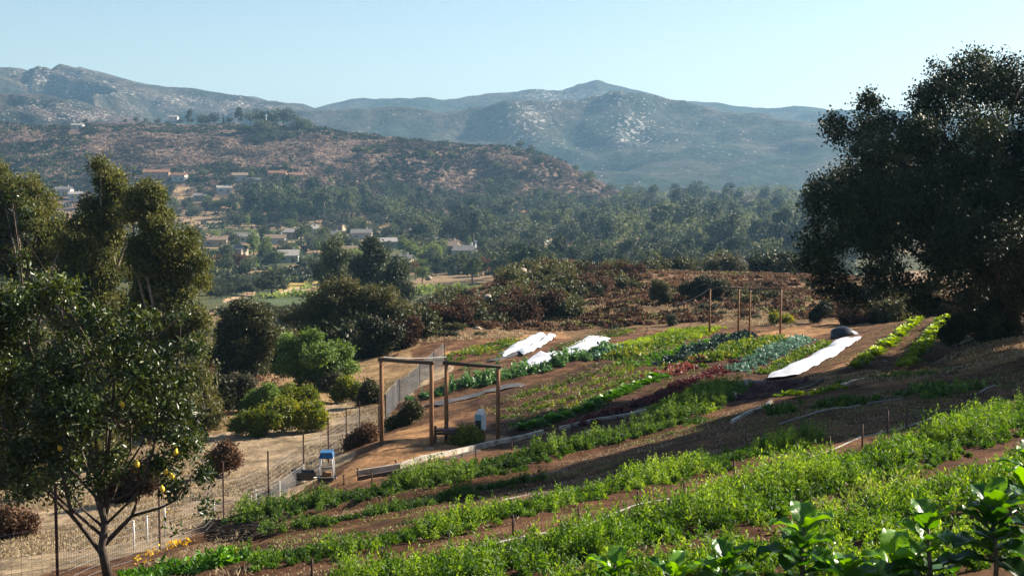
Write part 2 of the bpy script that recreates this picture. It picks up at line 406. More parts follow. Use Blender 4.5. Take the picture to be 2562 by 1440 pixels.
def ground_mat():
    m, nt, out = new_mat('ground_soil')
    a = N(nt, 'ShaderNodeAttribute', attribute_name='Col'); g = N(nt, 'ShaderNodeNewGeometry'); pos = g.outputs['Position']
    def noise(s, d=4, r=.6, st=None):
        n = N(nt, 'ShaderNodeTexNoise'); n.inputs['Scale'].default_value = s; n.inputs['Detail'].default_value = d; n.inputs['Roughness'].default_value = r
        nt.links.new(pos, n.inputs['Vector']); return n.outputs[0]
    c = mixc(nt, 1.0, a.outputs['Color'], (.70,.68,.64), 'MULTIPLY')
    n1 = noise(.9, 6, .7); n2_ = noise(9, 5, .7); n3 = noise(.02, 8, .7)
    c = mixc(nt, 1.0, c, ramp(nt, n1, [(.35,(.5,.48,.47)), (.65,(1.45,1.42,1.4))]), 'MULTIPLY')
    c = mixc(nt, 1.0, c, ramp(nt, n2_, [(.35,(.7,.7,.7)), (.65,(1.25,1.25,1.25))]), 'MULTIPLY')
    c = mixc(nt, 1.0, c, ramp(nt, n3, [(.3,(.7,.72,.68)), (.7,(1.3,1.28,1.3))]), 'MULTIPLY')
    p = N(nt, 'ShaderNodeBsdfPrincipled'); p.inputs['Roughness'].default_value = .95; p.inputs['Specular IOR Level'].default_value = .08
    nt.links.new(c, p.inputs['Base Color'])
    b = N(nt, 'ShaderNodeBump'); b.inputs['Strength'].default_value = .8; b.inputs['Distance'].default_value = .2
    nt.links.new(noise(4, 8, .8), b.inputs['Height']); nt.links.new(b.outputs[0], p.inputs['Normal'])
    nt.links.new(p.outputs[0], out.inputs[0]); return m
def mountain_mat(name, green, soil, rock, rk=.62, sc=1.0):
    m, nt, out = new_mat(name); g = N(nt, 'ShaderNodeNewGeometry'); pos = g.outputs['Position']
    at_ = N(nt, 'ShaderNodeAttribute', attribute_name='rock')
    def noise(s, d=6, r=.65):
        n = N(nt, 'ShaderNodeTexNoise'); n.inputs['Scale'].default_value = s*sc; n.inputs['Detail'].default_value = d; n.inputs['Roughness'].default_value = r
        nt.links.new(pos, n.inputs['Vector']); return n.outputs[0]
    c = mixc(nt, ramp(nt, noise(.006), [(.42,(0,0,0)), (.62,(1,1,1))]), green, soil)
    c = mixc(nt, 1.0, c, ramp(nt, noise(.06, 5, .8), [(.36,(.35,.38,.4)), (.62,(1.6,1.55,1.5))]), 'MULTIPLY')
    f = math_(nt, 'ADD', noise(.15, 3, .65), at_.outputs['Fac'])
    k = ramp(nt, f, [(rk, (0,0,0)), (rk+.05, (1,1,1))])
    c = mixc(nt, k, c, rock)
    p = N(nt, 'ShaderNodeBsdfPrincipled'); p.inputs['Roughness'].default_value = .95; p.inputs['Specular IOR Level'].default_value = .05
    nt.links.new(c, p.inputs['Base Color'])
    b = N(nt, 'ShaderNodeBump'); b.inputs['Strength'].default_value = 1; b.inputs['Distance'].default_value = 16
    nt.links.new(noise(.03, 8, .75), b.inputs['Height']); nt.links.new(b.outputs[0], p.inputs['Normal'])
    nt.links.new(p.outputs[0], out.inputs[0]); return m

# ---------------------------------------------------------------- ground sheet
def inpoly(X, Y, poly):
    r = np.zeros(X.shape, bool); n = len(poly)
    for i in range(n):
        x0, y0 = poly[i]; x1, y1 = poly[(i+1) % n]
        c = ((y0 > Y) != (y1 > Y)) & (X < (x1-x0)*(Y-y0)/(y1-y0+1e-12)+x0); r ^= c
    return r
def PP(pts): return [tuple(Pg(*p)[:2]) for p in pts]
def build_ground():
    ys = [-40, -30, -20, -14, -8, -4, 0, 3, 5, 7]; y = 8.5
    while y < 1750: ys.append(y); y += max(.085, .0062*y if y < 130 else .0075*y)
    ys = np.array(ys); nc = 760
    s = np.linspace(-1, 1, nc); s = np.sign(s)*(np.abs(s)*.72+.28*np.abs(s)**4)
    w = np.where(ys < 60, 34+.2*np.maximum(ys,0), 46+(ys-60)*.62)
    X = s[None]*w[:,None]+0*ys[:,None]; Y = np.broadcast_to(ys[:,None], X.shape)
    Z = ground_z(X, Y)
    X_, Y_ = X.ravel(), Y.ravel(); nr = len(ys)
    C = np.zeros((len(X_), 3)); C[:] = (.175,.096,.054)
    def setc(mask, c): C[mask] = c
    wx = X_+1.2*n2(X_, Y_, 5, 91, 3); wy = Y_+1.2*n2(X_, Y_, 5, 92, 3)
    nf = (Y_ > 9) & (Y_ < 110); dr = dist_pl(X_[nf], Y_[nf], BEDL['r3'][::3])
    st_ = n2(dr, X_[nf]*.06+Y_[nf]*.02, .22, 55, 3); C[nf] *= (1+.5*np.clip(st_, -1, 1))[:,None]
    Zr = Z.reshape(-1).copy(); Zr[nf] += .035*st_; Z = Zr.reshape(Z.shape)
    setc(Y_ > 95, (.22,.145,.085))
    setc(Y_ > 160, (.15,.13,.07))
    far = Y_ > 220
    nz = n2(X_[far], Y_[far], 50, 44, 4)
    C[far] = np.where(nz[:,None] > .15, (.33,.24,.15), (.10,.11,.05))
    hill = (Y_ > 940)
    nz = n2(X_[hill], Y_[hill], 30, 45, 4)
    C[hill] = np.where(nz[:,None] > .5, (.25,.185,.14), (.18,.13,.105))
    # dry grass slope beyond the deer fence
    setc(inpoly(wx, wy, PP([(-200,1500),(300,1400),(560,1315),(680,1255),(800,1190),(870,1130),(960,1060),(1110,915),(1000,930),(880,990),(560,1080),(300,1090),(0,1180),(-300,1300)])), (.48,.375,.26))
    setc(inpoly(wx, wy, PP([(1250,1085),(1290,985),(1560,900),(1760,815),(1870,845),(2080,850),(1950,965),(1640,1030),(1400,1075)])), (.135,.072,.045))
    setc(inpoly(wx, wy, PP([(300,1090),(560,1090),(900,1000),(1030,940),(1060,860),(900,870),(560,900),(300,1000)])), (.34,.235,.13))
    sand = [[(885,1200),(930,1120),(1010,1080),(1100,1050),(1230,1075),(1365,1082),(1300,1105),(1100,1150),(900,1195)],
            [(800,1215),(900,1130),(960,1110),(960,1180),(890,1205)],
            [(1310,980),(1400,955),(1560,905),(1560,915),(1440,950)],
            [(1840,850),(1930,828),(2100,795),(2230,790),(2180,815),(2080,830),(1990,850)],
            [(2330,925),(2420,880),(2562,812),(2700,760),(2700,830),(2562,880),(2440,925),(2300,960)],
            [(1960,955),(2100,890),(2160,925),(2300,930),(2200,965),(2060,975)],
            [(1540,745),(1640,725),(1700,735),(1620,760),(1480,790),(1440,800)],
            [(1050,905),(1180,870),(1420,822),(1440,836),(1250,870),(1100,915)]]
    for p in sand: setc(inpoly(wx, wy, PP(p)), TAN)
    fields = [([(510,712),(640,700),(710,735),(650,750),(520,760)], (.08,.10,.05)), ([(640,748),(780,742),(760,790),(620,800)], (.10,.14,.07)),
              ([(690,715),(780,690),(800,712),(700,740)], (.42,.33,.10)), ([(560,748),(640,728),(640,736),(560,756)], (.5,.36,.24)),
              ([(700,728),(790,706),(795,716),(700,738)], (.55,.42,.28)), ([(720,665),(790,655),(780,700),(730,700)], (.5,.33,.18))]
    for p, c in fields: setc(inpoly(X_, Y_, PP(p)), c)
    # bright cuts and tracks on the brown hill
    for pl, hw, c in (([(420,478),(500,470),(520,485),(440,495)], 5, (.5,.36,.2)), ([(1230,372),(1400,385)], 3, (.5,.38,.28)), ([(1100,382),(1390,392)], 2.5, (.45,.33,.25)),
                      ([(0,308),(60,310)], 6, (.6,.38,.22)), ([(650,335),(760,328)], 4, (.45,.34,.27)), ([(480,455),(720,440)], 6, (.45,.3,.2)), ([(540,500),(640,540),(700,520)], 6, (.45,.3,.2))):
        L = PL(pl, 10); m_ = Y_ > 400
        d = dist_pl(X_[m_], Y_[m_], L); t = C[m_]; t[d < hw] = c; C[m_] = t
    near = (Y_ > 8) & (Y_ < 115); Xn, Yn = wx[near]*.15+X_[near]*.85, wy[near]*.15+Y_[near]*.85; Cn = C[near]
    for k, (pl, hw, bh, c) in BED.items():
        d = dist_pl(Xn, Yn, BEDL[k][::2]); t = np.clip((hw+.55-d)/.3, 0, 1)[:,None]; Cn = Cn*(1-t)+np.array(c)*t
    C[near] = Cn
    i = np.arange(nr-1)[:,None]*nc+np.arange(nc-1)[None]
    Q = np.stack([i, i+1, i+nc+1, i+nc], -1).reshape(-1,4)
    o = mk('ground', np.stack([X_, Y_, Z.ravel()], 1), Q, ground_mat(), None, {'Col': C}, True)
    tag(o, kind='structure')
build_ground()

def mountain(name, ridge, Dr, Df, Db, mat, px0, px1, zb, seed, nu=520, nt_=200, amp=.2, rocks=(), rb=0.0):
    us = np.linspace(px0, px1, nu); R = np.interp(us, [r[0] for r in ridge], [r[1] for r in ridge])
    R = R+1.6*n2(us, us*0, 40, seed+3, 3)
    D = np.concatenate([np.linspace(Df, Dr, nt_), np.linspace(Dr, Db, 40)[1:]])
    wr = np.array([ray(p, q)[1] for p, q in zip(us, R)]); ur = np.array([ray(p, 430)[0] for p in us])
    zr = wr*Dr
    t = np.where(D <= Dr, (D-Df)/(Dr-Df), 1-(D-Dr)/(Db-Dr)*.9)
    X = ur[None]*Dr*(1+.0*D[:,None])*(.75+.25*D[:,None]/Dr); Y = np.broadcast_to(D[:,None], X.shape)
    T = t[:,None]
    env = np.sin(np.clip(T, 0, 1)*math.pi)**.7*np.clip(1.05-T, 0, 1)**.35
    H = zr[None]-zb
    rn = 1-np.abs(n2(X, Y, (Dr-Df)*.28, seed, 5))*1.6
    Z = zb+H*(T**.85)+H*amp*env*rn*1.6+np.abs(H)*.03*env*n2(X, Y, 60, seed+9, 3)
    rk = np.full(X.shape, rb)
    PX = np.broadcast_to(us[None], X.shape)
    for (rx, ry, rw, rh, s) in rocks:
        PYm = 430-F*Z/Y
        rk = np.maximum(rk, rb+s*np.clip(1.4-np.hypot((PX-rx)/rw, (PYm-ry)/rh), 0, 1))
    n = nu; i = np.arange(len(D)-1)[:,None]*n+np.arange(n-1)[None]
    Q = np.stack([i, i+1, i+n+1, i+n], -1).reshape(-1,4)
    o = mk(name, np.stack([X, Y, Z], -1).reshape(-1,3), Q, mat, None, {'rock': rk.ravel()}, True)
    return tag(o, kind='structure')
MR = [(-900,300),(0,290),(700,282),(800,272),(860,262),(900,256),(1000,256),(1060,252),(1150,259),(1240,243),(1320,237),(1400,235),(1430,223),(1478,210),(1512,220),(1600,243),(1660,259),(1760,268),(1830,275),(1880,281),(1940,274),(2010,282),(2060,285),(2300,300),(2562,310),(3500,330)]
ML = [(-1200,215),(-600,195),(0,178),(60,172),(110,186),(150,188),(178,178),(205,167),(235,176),(260,181),(330,201),(400,215),(470,222),(560,233),(650,246),(700,256),(760,260),(830,285),(900,305),(1000,335),(1150,380),(1300,430)]
MM = [(-1200,230),(0,242),(60,235),(130,238),(200,252),(270,272),(330,292),(420,318),(520,350),(700,400)]
mountain('mountain', MR, 3900, 1900, 5200, mountain_mat('mountain_scrub', (.020,.034,.022), (.07,.06,.045), (.36,.32,.28), .61, .8), -600, 3300, -30, 3,
         rocks=[(1310,300,50,55,.12),(1495,325,40,50,.15),(1440,250,120,25,.09),(1350,240,60,12,.12),(1480,330,160,60,.04),(1600,340,80,60,.04),(1280,360,50,40,.06)], rb=-.045)
mountain('mountain', ML, 3100, 2100, 4200, mountain_mat('left_mountain_scrub', (.026,.034,.024), (.09,.07,.055), (.42,.37,.32), .60, 1.1), -900, 1320, -20, 5,
         rocks=[(225,200,50,26,.09),(60,195,60,14,.06),(330,215,50,10,.1),(400,235,40,10,.08),(500,250,60,14,.09),(640,262,70,10,.09)], rb=-.04)
mountain('mountain', MM, 2150, 1650, 2700, mountain_mat('rocky_knoll_scrub', (.022,.027,.02), (.10,.07,.06), (.42,.36,.32), .6, 1.7), -800, 700, -15, 8,
         rocks=[(90,285,60,14,.09),(190,265,60,14,.08),(260,290,50,16,.1)], rb=-.04)

# ---------------------------------------------------------------- crops
def crop(key, name, label, cat, mat, h, dens, L, W, spread=1.0, tufts=None, hw=None, lean=.6, tb=0., gapn=.25, gs=1.3):
    Lp = BEDL[key] if isinstance(key, str) else PL(key)
    hw = hw or BED[key][1]
    seg = np.diff(Lp, axis=0); ln = np.linalg.norm(seg, axis=1); tot = ln.sum()
    n = int(tot*2*hw*dens*1.6); cum = np.r_[0, np.cumsum(ln)]; per = 90 if dens > 800 else 46 if dens > 250 else 16
    m = max(8, n//per); sc = .55*math.sqrt(tot*2*hw/m)
    s = RNG.random(m)*tot; k = np.clip(np.searchsorted(cum, s)-1, 0, len(seg)-1)
    t = (s-cum[k])/ln[k]; p = Lp[k]+seg[k]*t[:,None]; nn = np.stack([-seg[k,1], seg[k,0]], 1)/ln[k][:,None]
    off = np.clip(RNG.normal(size=m)*.55, -1.05, 1.05)*hw*spread
    p = p+nn*off[:,None]
    g = n2(p[:,0], p[:,1], gs, 61, 3); keep = g > -1+gapn*2*(.55+.45*np.abs(off)/hw)
    p = p[keep]; off = off[keep]; g = g[keep]; m = len(p)
    prof = np.sqrt(np.clip(1-(off/(hw*1.2))**2, .15, 1))*(.35+.85*np.clip(g+.45, 0, 1))*RNG.uniform(.6,1.3,m)
    ct = RNG.random(m); R = sc*RNG.uniform(.8,1.3,m)
    cz = ground_z(p[:,0], p[:,1])
    dd = unit(RNG.normal(size=(m*per,3))); dd[:,2] = np.abs(dd[:,2]); rr = RNG.uniform(.25,1.05,m*per)[:,None]
    q = dd*rr*np.stack([np.repeat(R,per), np.repeat(R,per), np.repeat(h*prof,per)], 1)
    C = np.stack([np.repeat(p[:,0],per), np.repeat(p[:,1],per), np.repeat(cz,per)], 1)+q
    d = dd*.7+RNG.normal(size=C.shape)*lean; d[:,2] = d[:,2]*.8+.25
    n = len(C); tint = np.clip(-.02+.5*np.repeat(ct,per)+.4*RNG.random(n)+.3*np.repeat(g,per)+tb, 0, 1)
    sz = RNG.uniform(.6, 1.25, n)
    V, Q, T = leaves(C, d, L*sz, W*sz, tint)
    o = mk(name, V, Q, mat, None, {'tint': T})
    return tag(o, label, cat, None, 'stuff')
crop('r4', 'carrot_row', 'broad bright green feathery row in the foreground, below the staked drip line', 'crop row', M['carrot_near'], .55, 1900, .085, .026, gapn=.16)
crop('r5', 'carrot_row', 'loose yellow-green feathery row behind and under the large-leaved collard plants', 'crop row', M['carrot_near'], .46, 1700, .085, .026, gapn=.26, tb=.05)
crop([(1400,1600),(1850,1520),(2250,1430),(2620,1345)], 'carrot_row', 'leafy green growth around the feet of the collards at the bottom edge', 'crop row', M['carrot_near'], .42, 1500, .085, .028, hw=.8, gapn=.22)
crop('r3', 'carrot_row', 'narrow green row just above the staked strip of bare soil', 'crop row', M['carrot_near'], .42, 1700, .075, .026, gapn=.08)
crop('r2b', 'carrot_row', 'straggling middle row between the two narrow rows at lower left', 'crop row', M['carrot'], .25, 420, .075, .026, gapn=.35)
crop('r2', 'carrot_row', 'short narrow green row between the dark shade band and the grey pipe', 'crop row', M['carrot'], .38, 1500, .075, .028, gapn=.12)
crop('r1', 'carrot_row', 'long feathery green row directly below the white boards', 'crop row', M['carrot'], .6, 1300, .09, .036, gapn=.04, spread=.95)
crop([(1640,1030),(1720,995),(1800,960)], 'lettuce_row', 'pale lime green row end beside the dark weed cloth', 'crop row', M['lime'], .3, 500, .14, .06, hw=.7)
crop([(1700,1050),(1790,1035)], 'lettuce_row', 'lime green fringe of plants by the white stake', 'crop row', M['lime'], .3, 400, .14, .04, hw=.6)
crop('m1', 'kale_row', 'tall leafy green kale row running right from behind the near gate frames', 'crop row', M['kalerow'], .7, 300, .22, .1, gapn=.12)
crop([(1440,905),(1530,880)], 'cabbage_row', 'blue-green cabbages at the far end of the tall kale row', 'crop row', M['bluegreen'], .45, 320, .2, .12, hw=1.0)
crop('m3', 'seedling_row', 'sparse yellowish seedlings in dark soil below the kale row', 'crop row', M['sparse'], .2, 26, .13, .07, gapn=.35, spread=1.2)
crop('m3b', 'seedling_row', 'thin straggling seedlings in dark soil above the dark green lettuces', 'crop row', M['sparse'], .2, 18, .13, .06, gapn=.4, spread=1.3)
for L_, lab_ in (([(1290,1002),(1480,944),(1690,872)],'thin plant line nearest the kale row in the brown bed'), ([(1270,1028),(1490,962),(1715,886)],'second thin plant line below the kale row'), ([(1262,1050),(1500,980),(1735,902)],'third thin plant line below the kale row'), ([(1275,1070),(1500,998),(1700,932)],'thin plant line just above the dark green lettuces'), ([(1125,912),(1200,888),(1290,862)],'upper thin green line above the near gate frames'), ([(1150,925),(1230,900),(1265,890)],'lower thin green line above the near gate frames'), ([(1410,882),(1500,853),(1580,828)],'thin green line beyond the wide white cover'), ([(1560,888),(1660,856),(1740,832)],'thin green line between the bean row and the grassy patch')):
    crop(L_, 'seedling_row', lab_, 'crop row', M['mixed'], .26, 230, .12, .06, hw=.2, gapn=.2)
crop([(1470,1118),(1620,1090),(1770,1046)], 'carrot_row', 'lower right end of the long green row, touching the shade band', 'crop row', M['carrot'], .4, 900, .085, .03, hw=.6, gapn=.2)
crop('m5', 'red_lettuce_row', 'dark red lettuce row between green lettuces and lime row', 'crop row', M['red'], .26, 420, .13, .08, gapn=.2, spread=1.1)
crop('m6', 'grass_patch', 'bright yellow-green grassy patch left of the far gate frames', 'grass', M['lime'], .22, 420, .14, .04, gapn=.05)
crop('m12', 'bean_row', 'dull green bean row just below the bright grassy patch', 'crop row', M['mixed'], .35, 200, .17, .09, gapn=.3)
crop('m7', 'lettuce_row', 'bright green low row between bean row and dark cabbages', 'crop row', M['lettuce'], .28, 330, .16, .07, gapn=.1, tb=.15)
crop('m7b', 'cabbage_row', 'dark bluish cabbage row leading to the far gate frames', 'crop row', M['darkblue'], .45, 260, .2, .12, gapn=.1)
crop('m8', 'chard_row', 'mixed green and yellow chard bed right of the dark cabbages', 'crop row', M['mixed'], .4, 190, .2, .11, gapn=.3, spread=1.15)
crop([(1640,950),(1700,932),(1760,905)], 'red_lettuce_row', 'short wine red row at the near end of the chard bed', 'crop row', M['red'], .3, 260, .18, .1, hw=.7, tb=.2)
crop('m9', 'cabbage_row', 'silvery blue-green cabbage row in the middle of the field', 'crop row', M['bluegreen'], .3, 200, .18, .1, gapn=.25, tb=.1)
crop('m10', 'chard_row', 'thin dull green row beside the long white cover', 'crop row', M['mixed'], .25, 200, .15, .08, gapn=.3)
crop('p1', 'purple_row', 'thin purple rows at the right end of the weed cloth', 'crop row', M['purple'], .22, 160, .15, .07, gapn=.35)
crop('u1', 'seedling_row', 'low olive green rows above the near gate frames', 'crop row', M['mixed'], .25, 130, .16, .08, gapn=.35, spread=1.2)
crop('u2', 'seedling_row', 'sparse low row beyond the second white cover', 'crop row', M['sparse'], .2, 60, .15, .08, gapn=.4, spread=1.2)
crop('y1', 'squash_row', 'bright yellow-green clump of leaves on the edge of the shade band', 'crop row', M['lime'], .4, 260, .18, .09, gapn=.1)
crop([(2100,960),(2200,945),(2330,940)], 'weed_strip', 'low green weeds on the bank under the right field rows', 'weeds', M['mixed'], .2, 90, .16, .08, hw=.8, gapn=.4)
crop([(1950,1035),(2100,1010),(2250,990),(2400,985)], 'weed_strip', 'dim green weeds within the dark shade band', 'weeds', M['carrot'], .35, 130, .2, .09, hw=1.4, gapn=.42)
crop([(300,1450),(420,1430),(600,1420)], 'weed_strip', 'bright green plants at the foot of the lemon tree', 'weeds', M['lettuce'], .3, 260, .16, .06, hw=1.0, gapn=.2)
crop([(1180,1330),(1500,1255),(1800,1180)], 'weed_strip', 'scattered low weeds along the staked strip of bare soil', 'weeds', M['carrot_pale'], .12, 25, .1, .03, hw=.5, gapn=.45)
crop([(1980,1330),(2160,1250),(2330,1190)], 'weed_strip', 'yellowing leaves along the bare path by the collards', 'weeds', M['carrot_pale'], .25, 160, .16, .04, hw=.45, gapn=.4)

def dry_grass(name, label, poly, n, L, W, h=.1, mat=None, seed=0, thr=-.2):
    P_ = np.array(PP(poly)); lo, hi = P_.min(0), P_.max(0); A = RNG.random((n,2))*(hi-lo)+lo
    A = A[inpoly(A[:,0], A[:,1], [tuple(q) for q in P_])]
    A = A[n2(A[:,0], A[:,1], 2.5, 81+seed, 3) > thr]
    z = ground_z(A[:,0], A[:,1]); m = len(A)
    d = np.stack([RNG.normal(size=m)*.6, RNG.normal(size=m)*.6, np.abs(RNG.normal(size=m))*.6+.3], 1)
    V, Q, T = leaves(np.c_[A, z+h*.5], d, L*RNG.uniform(.6,1.3,m), W, RNG.random(m))
    return tag(mk(name, V, Q, mat or M['drygrass'], None, {'tint': T}), label, 'grass', None, 'stuff')
dry_grass('dry_grass', 'straw coloured dry grass on the slope beyond the post fence', [(-100,1440),(560,1312),(870,1125),(960,1050),(1080,930),(1000,935),(870,1000),(560,1085),(0,1180)], 90000, .22, .03)
dry_grass('dry_grass', 'tan dry grass on the terraces above the white covers', [(1040,900),(1240,850),(1560,790),(1760,800),(1990,820),(2000,720),(1620,730),(1300,800),(1050,850)], 60000, .3, .05, .12, seed=4)
dry_grass('dry_grass', 'dry weeds on the bank below the dark oak', [(2180,960),(2562,900),(2562,820),(2420,860),(2330,910),(2150,940)], 9000, .2, .03, seed=6, thr=.0)
dry_grass('dry_grass', 'dry stalks on the bare ground around the lemon tree', [(330,1420),(640,1330),(620,1390),(640,1440),(300,1500)], 5000, .2, .02, seed=8, thr=.0)
dry_grass('weeds', 'dull weeds between the terraced beds in the middle field', [(1250,1050),(1100,1060),(1300,980),(1560,905),(1760,850),(2060,850),(1800,960),(1500,1050)], 30000, .14, .04, .06, M['sparse'], 9, -.0)

dry_grass('plant_litter', 'dead leaves and straw lying on the soil between the foreground rows', [(640,1440),(700,1300),(1400,1130),(1900,1010),(2562,880),(2700,900),(2700,1200),(1800,1500),(900,1560)], 60000, .07, .02, .02, M['drygrass'], 10, -.3)
dry_grass('weeds', 'tiny green weeds on the soil between the foreground rows', [(640,1440),(700,1300),(1400,1130),(1900,1010),(2562,900),(2700,900),(2700,1200),(1800,1500),(900,1560)], 40000, .06, .03, .04, M['carrot'], 12, .25)
dry_grass('weeds', 'sparse dull weeds on the bare soil between the long white cover and the squash rows', [(1960,955),(2140,850),(2290,800),(2380,800),(2340,930),(2100,960)], 9000, .12, .035, .04, M['sparse'], 14, .0)
dry_grass('dry_grass', 'pale straw scattered over the brown bed above the dark green lettuces', [(1250,1075),(1290,985),(1560,900),(1760,860),(1640,940),(1300,1085)], 9000, .12, .03, .03, None, 15, -.1)
# individually countable lettuces
def head_mesh(n, L, W, h, seed, curl=.5):
    r = np.random.default_rng(seed); mb = MB()
    for i in range(n):
        a = i*2.4+r.uniform(-.3,.3); el = .25+1.1*i/n; Lr = L*(1-.35*i/n)*r.uniform(.85,1.15)
        ca, sa = math.cos(a), math.sin(a); V = []; rows = 4
        for k in range(rows+1):
            t = k/rows; bend = el-curl*t*t*1.4
            rad = Lr*t*math.cos(el-curl*t*.5); zz = Lr*t*math.sin(el-curl*t*.5)
            w = W*math.sin(min(t*.85+.12, 1)*math.pi)**.7*.5
            for q in (-1, 0, 1):
                V.append((ca*rad-sa*w*q, sa*rad+ca*w*q, zz+abs(q)*w*.35+r.uniform(-.01,.01)+.01))
        Q = [[k*3+j, k*3+j+1, k*3+j+4, k*3+j+3] for k in range(rows) for j in range(2)]
        mb.add(V, Q, tint=min(1, max(0, .3+.5*i/n+r.uniform(-.25,.25))))
    return mb
def plant_copies(name, label, cat, group, src_meshes, spots, smin=.85, smax=1.15, labels=None):
    for i, (x, y) in enumerate(spots):
        o = bpy.data.objects.new(name, src_meshes[i % len(src_meshes)]); col.objects.link(o)
        o.location = (x, y, gz(x, y)-.01); o.rotation_euler = (0, 0, random.uniform(0, 6.28)); s = random.uniform(smin, smax); o.scale = (s, s, s*random.uniform(.9,1.15))
        tag(o, (labels[i] if labels else label), cat, group)
def to_mesh(mb, name, mat):
    o = mb.build(name, mat, smooth=True); me = o.data; bpy.data.objects.remove(o); return me
lm = [to_mesh(head_mesh(26, .42, .26, .3, s), 'lettuce', M['lettuce']) for s in range(3)]
Lp = BEDL['m4']; idx = np.linspace(0, len(Lp)-1, 30)
sp = [(np.interp(i, range(len(Lp)), Lp[:,0])+random.uniform(-.12,.12), np.interp(i, range(len(Lp)), Lp[:,1])+random.uniform(-.15,.15)) for i in idx]
plant_copies('lettuce', 'dark green bushy lettuce in the row between thin seedlings and red lettuces', 'lettuce', 'lettuces in the single file row', lm, sp, .9, 1.25)
sm = [to_mesh(head_mesh(20, .42, .2, .4, s+10, .35), 'squash_plant', M['lime']) for s in range(3)]
for key, lab in (('s1', 'lime green squash plant in the left of the two rows below the oak'), ('s2', 'lime green squash plant in the right of the two rows below the oak')):
    Lp = BEDL[key]; sp = []
    for i in np.linspace(0, len(Lp)-1, 24):
        for o_ in (-.2, .2):
            sp.append((np.interp(i, range(len(Lp)), Lp[:,0])+o_+random.uniform(-.12,.12), np.interp(i, range(len(Lp)), Lp[:,1])+random.uniform(-.3,.3)))
    plant_copies('squash_plant', lab, 'squash plant', 'squash plants in ' + ('the left' if key == 's1' else 'the right') + ' row below the oak', sm, sp, .7, 1.15)

# ---------------------------------------------------------------- collards in the foreground
def collard_leaf(mb, base, az, el, L, W, r, holes=False, tint=.5):
    rows, cols = 13, 8; V = []; drop = r.uniform(.5, 1.3); pos = np.array(base, float); a = el
    ca, sa = math.cos(az), math.sin(az); pet = .22
    pts = []
    for k in range(rows+1):
        t = k/rows; pts.append((pos.copy(), a)); a -= drop/rows*(.4+1.2*t); st = L/rows
        pos = pos+np.array([ca*math.cos(a), sa*math.cos(a), math.sin(a)])*st
    for k, (p, a_) in enumerate(pts):
        t = k/rows; w = W*.5*(.05 if t < pet else math.sin(min(1, (t-pet)/(1-pet)*.86+.14)*math.pi)**.55)
        for j in range(cols+1):
            q = j/cols*2-1; ru = .022*math.sin(q*7+k*1.3+r.uniform(-.2,.2))*abs(q)
            up = np.array([-ca*math.sin(a_), -sa*math.sin(a_), math.cos(a_)])
            V.append(p+np.array([-sa, ca, 0])*w*q*(1+.07*math.sin(k*1.9))+up*(abs(q)*w*.4+ru))
    Q = []
    for k in range(rows):
        for j in range(cols):
            if holes and k > 5 and r.random() < .25: continue
            i = k*(cols+1)+j; Q.append([i, i+1, i+cols+2, i+cols+1])
    mb.add(V, Q, tint=tint)
    mb2 = [p for p, _ in pts]; return mb2
def collard(px, pyb, D, hpx, n, seed, label, L=.42, W=.3, old=0, stemlean=.1):
    r = np.random.default_rng(seed); u, _ = ray(px, pyb); x, y = u*D, D; z0 = gz(x, y)
    H = hpx/F*D
    t = thing('collard_plant', label, 'collard plant', (x, y, z0), 0, 'collard plants along the bottom edge')
    top = np.array([r.uniform(-stemlean, stemlean), r.uniform(-.05,.05), H])
    sp_ = [np.array([0,0,-.05]), top*.35+np.array([.03,0,0]), top*.7, top]
    mb = MB(); mb.tube(sp_, [.03,.026,.024,.016], 8)
    mb.build('stem', M['stem'], t, True)
    for i in range(n):
        k = i/n; az = i*2.4+r.uniform(-.4,.4); b = top*(.3+.7*k) if H > .9 and n > 12 else top*(.15+.85*k); el = .0+1.2*k+r.uniform(-.25,.25)
        lb = MB(); isold = i < old
        pts = collard_leaf(lb, b, az, el, L*1.15*(1.05-.3*k)*r.uniform(.8,1.2), W*1.05*(1-.2*k)*r.uniform(.8,1.2), r, isold, float(np.clip(.25+.6*k+r.uniform(-.3,.3), 0, 1)))
        lf = lb.build('leaf', M['kale_old'] if isold else M['kale'], t, True)
        if isold: lf['label'] = 'pale leaf eaten full of holes'
        vb = MB(); vb.tube(pts[:8], np.linspace(.008,.003,8), 5); vb.build('midrib', M['barkpale'] if isold else M['stem'], lf, True)
CL = [(2318,1590,14.8,205,15,1,'collard with a thick bare leaning stem, right of the pale holed leaf',.40,.32,0),
 (2485,1590,14.6,225,17,2,'tall collard with several leaning stems at the right corner',.42,.34,0),
 (2580,1580,14.9,245,16,3,'collard cut by the right edge of the picture',.42,.34,0),
 (2215,1570,15.0,110,12,4,'low collard with a pale leaf full of holes',.42,.34,3),
 (1995,1580,15.6,190,20,5,'large dark collard left of the stem with holed leaves',.44,.34,0),
 (1810,1570,15.8,125,15,6,'collard with upright shiny leaves near the middle of the group',.42,.26,0),
 (1680,1570,16,100,13,7,'collard with narrow lime leaves, second from the left',.4,.22,0),
 (1545,1570,16.2,105,12,8,'leftmost collard with one white shining leaf',.4,.22,1),
 (2100,1600,14.6,110,13,9,'small collard between the two large ones at the bottom edge',.38,.28,0),
 (2565,1330,19.5,140,14,10,'dark collard standing higher up at the right edge',.42,.34,0)]
for c in CL: collard(*c)

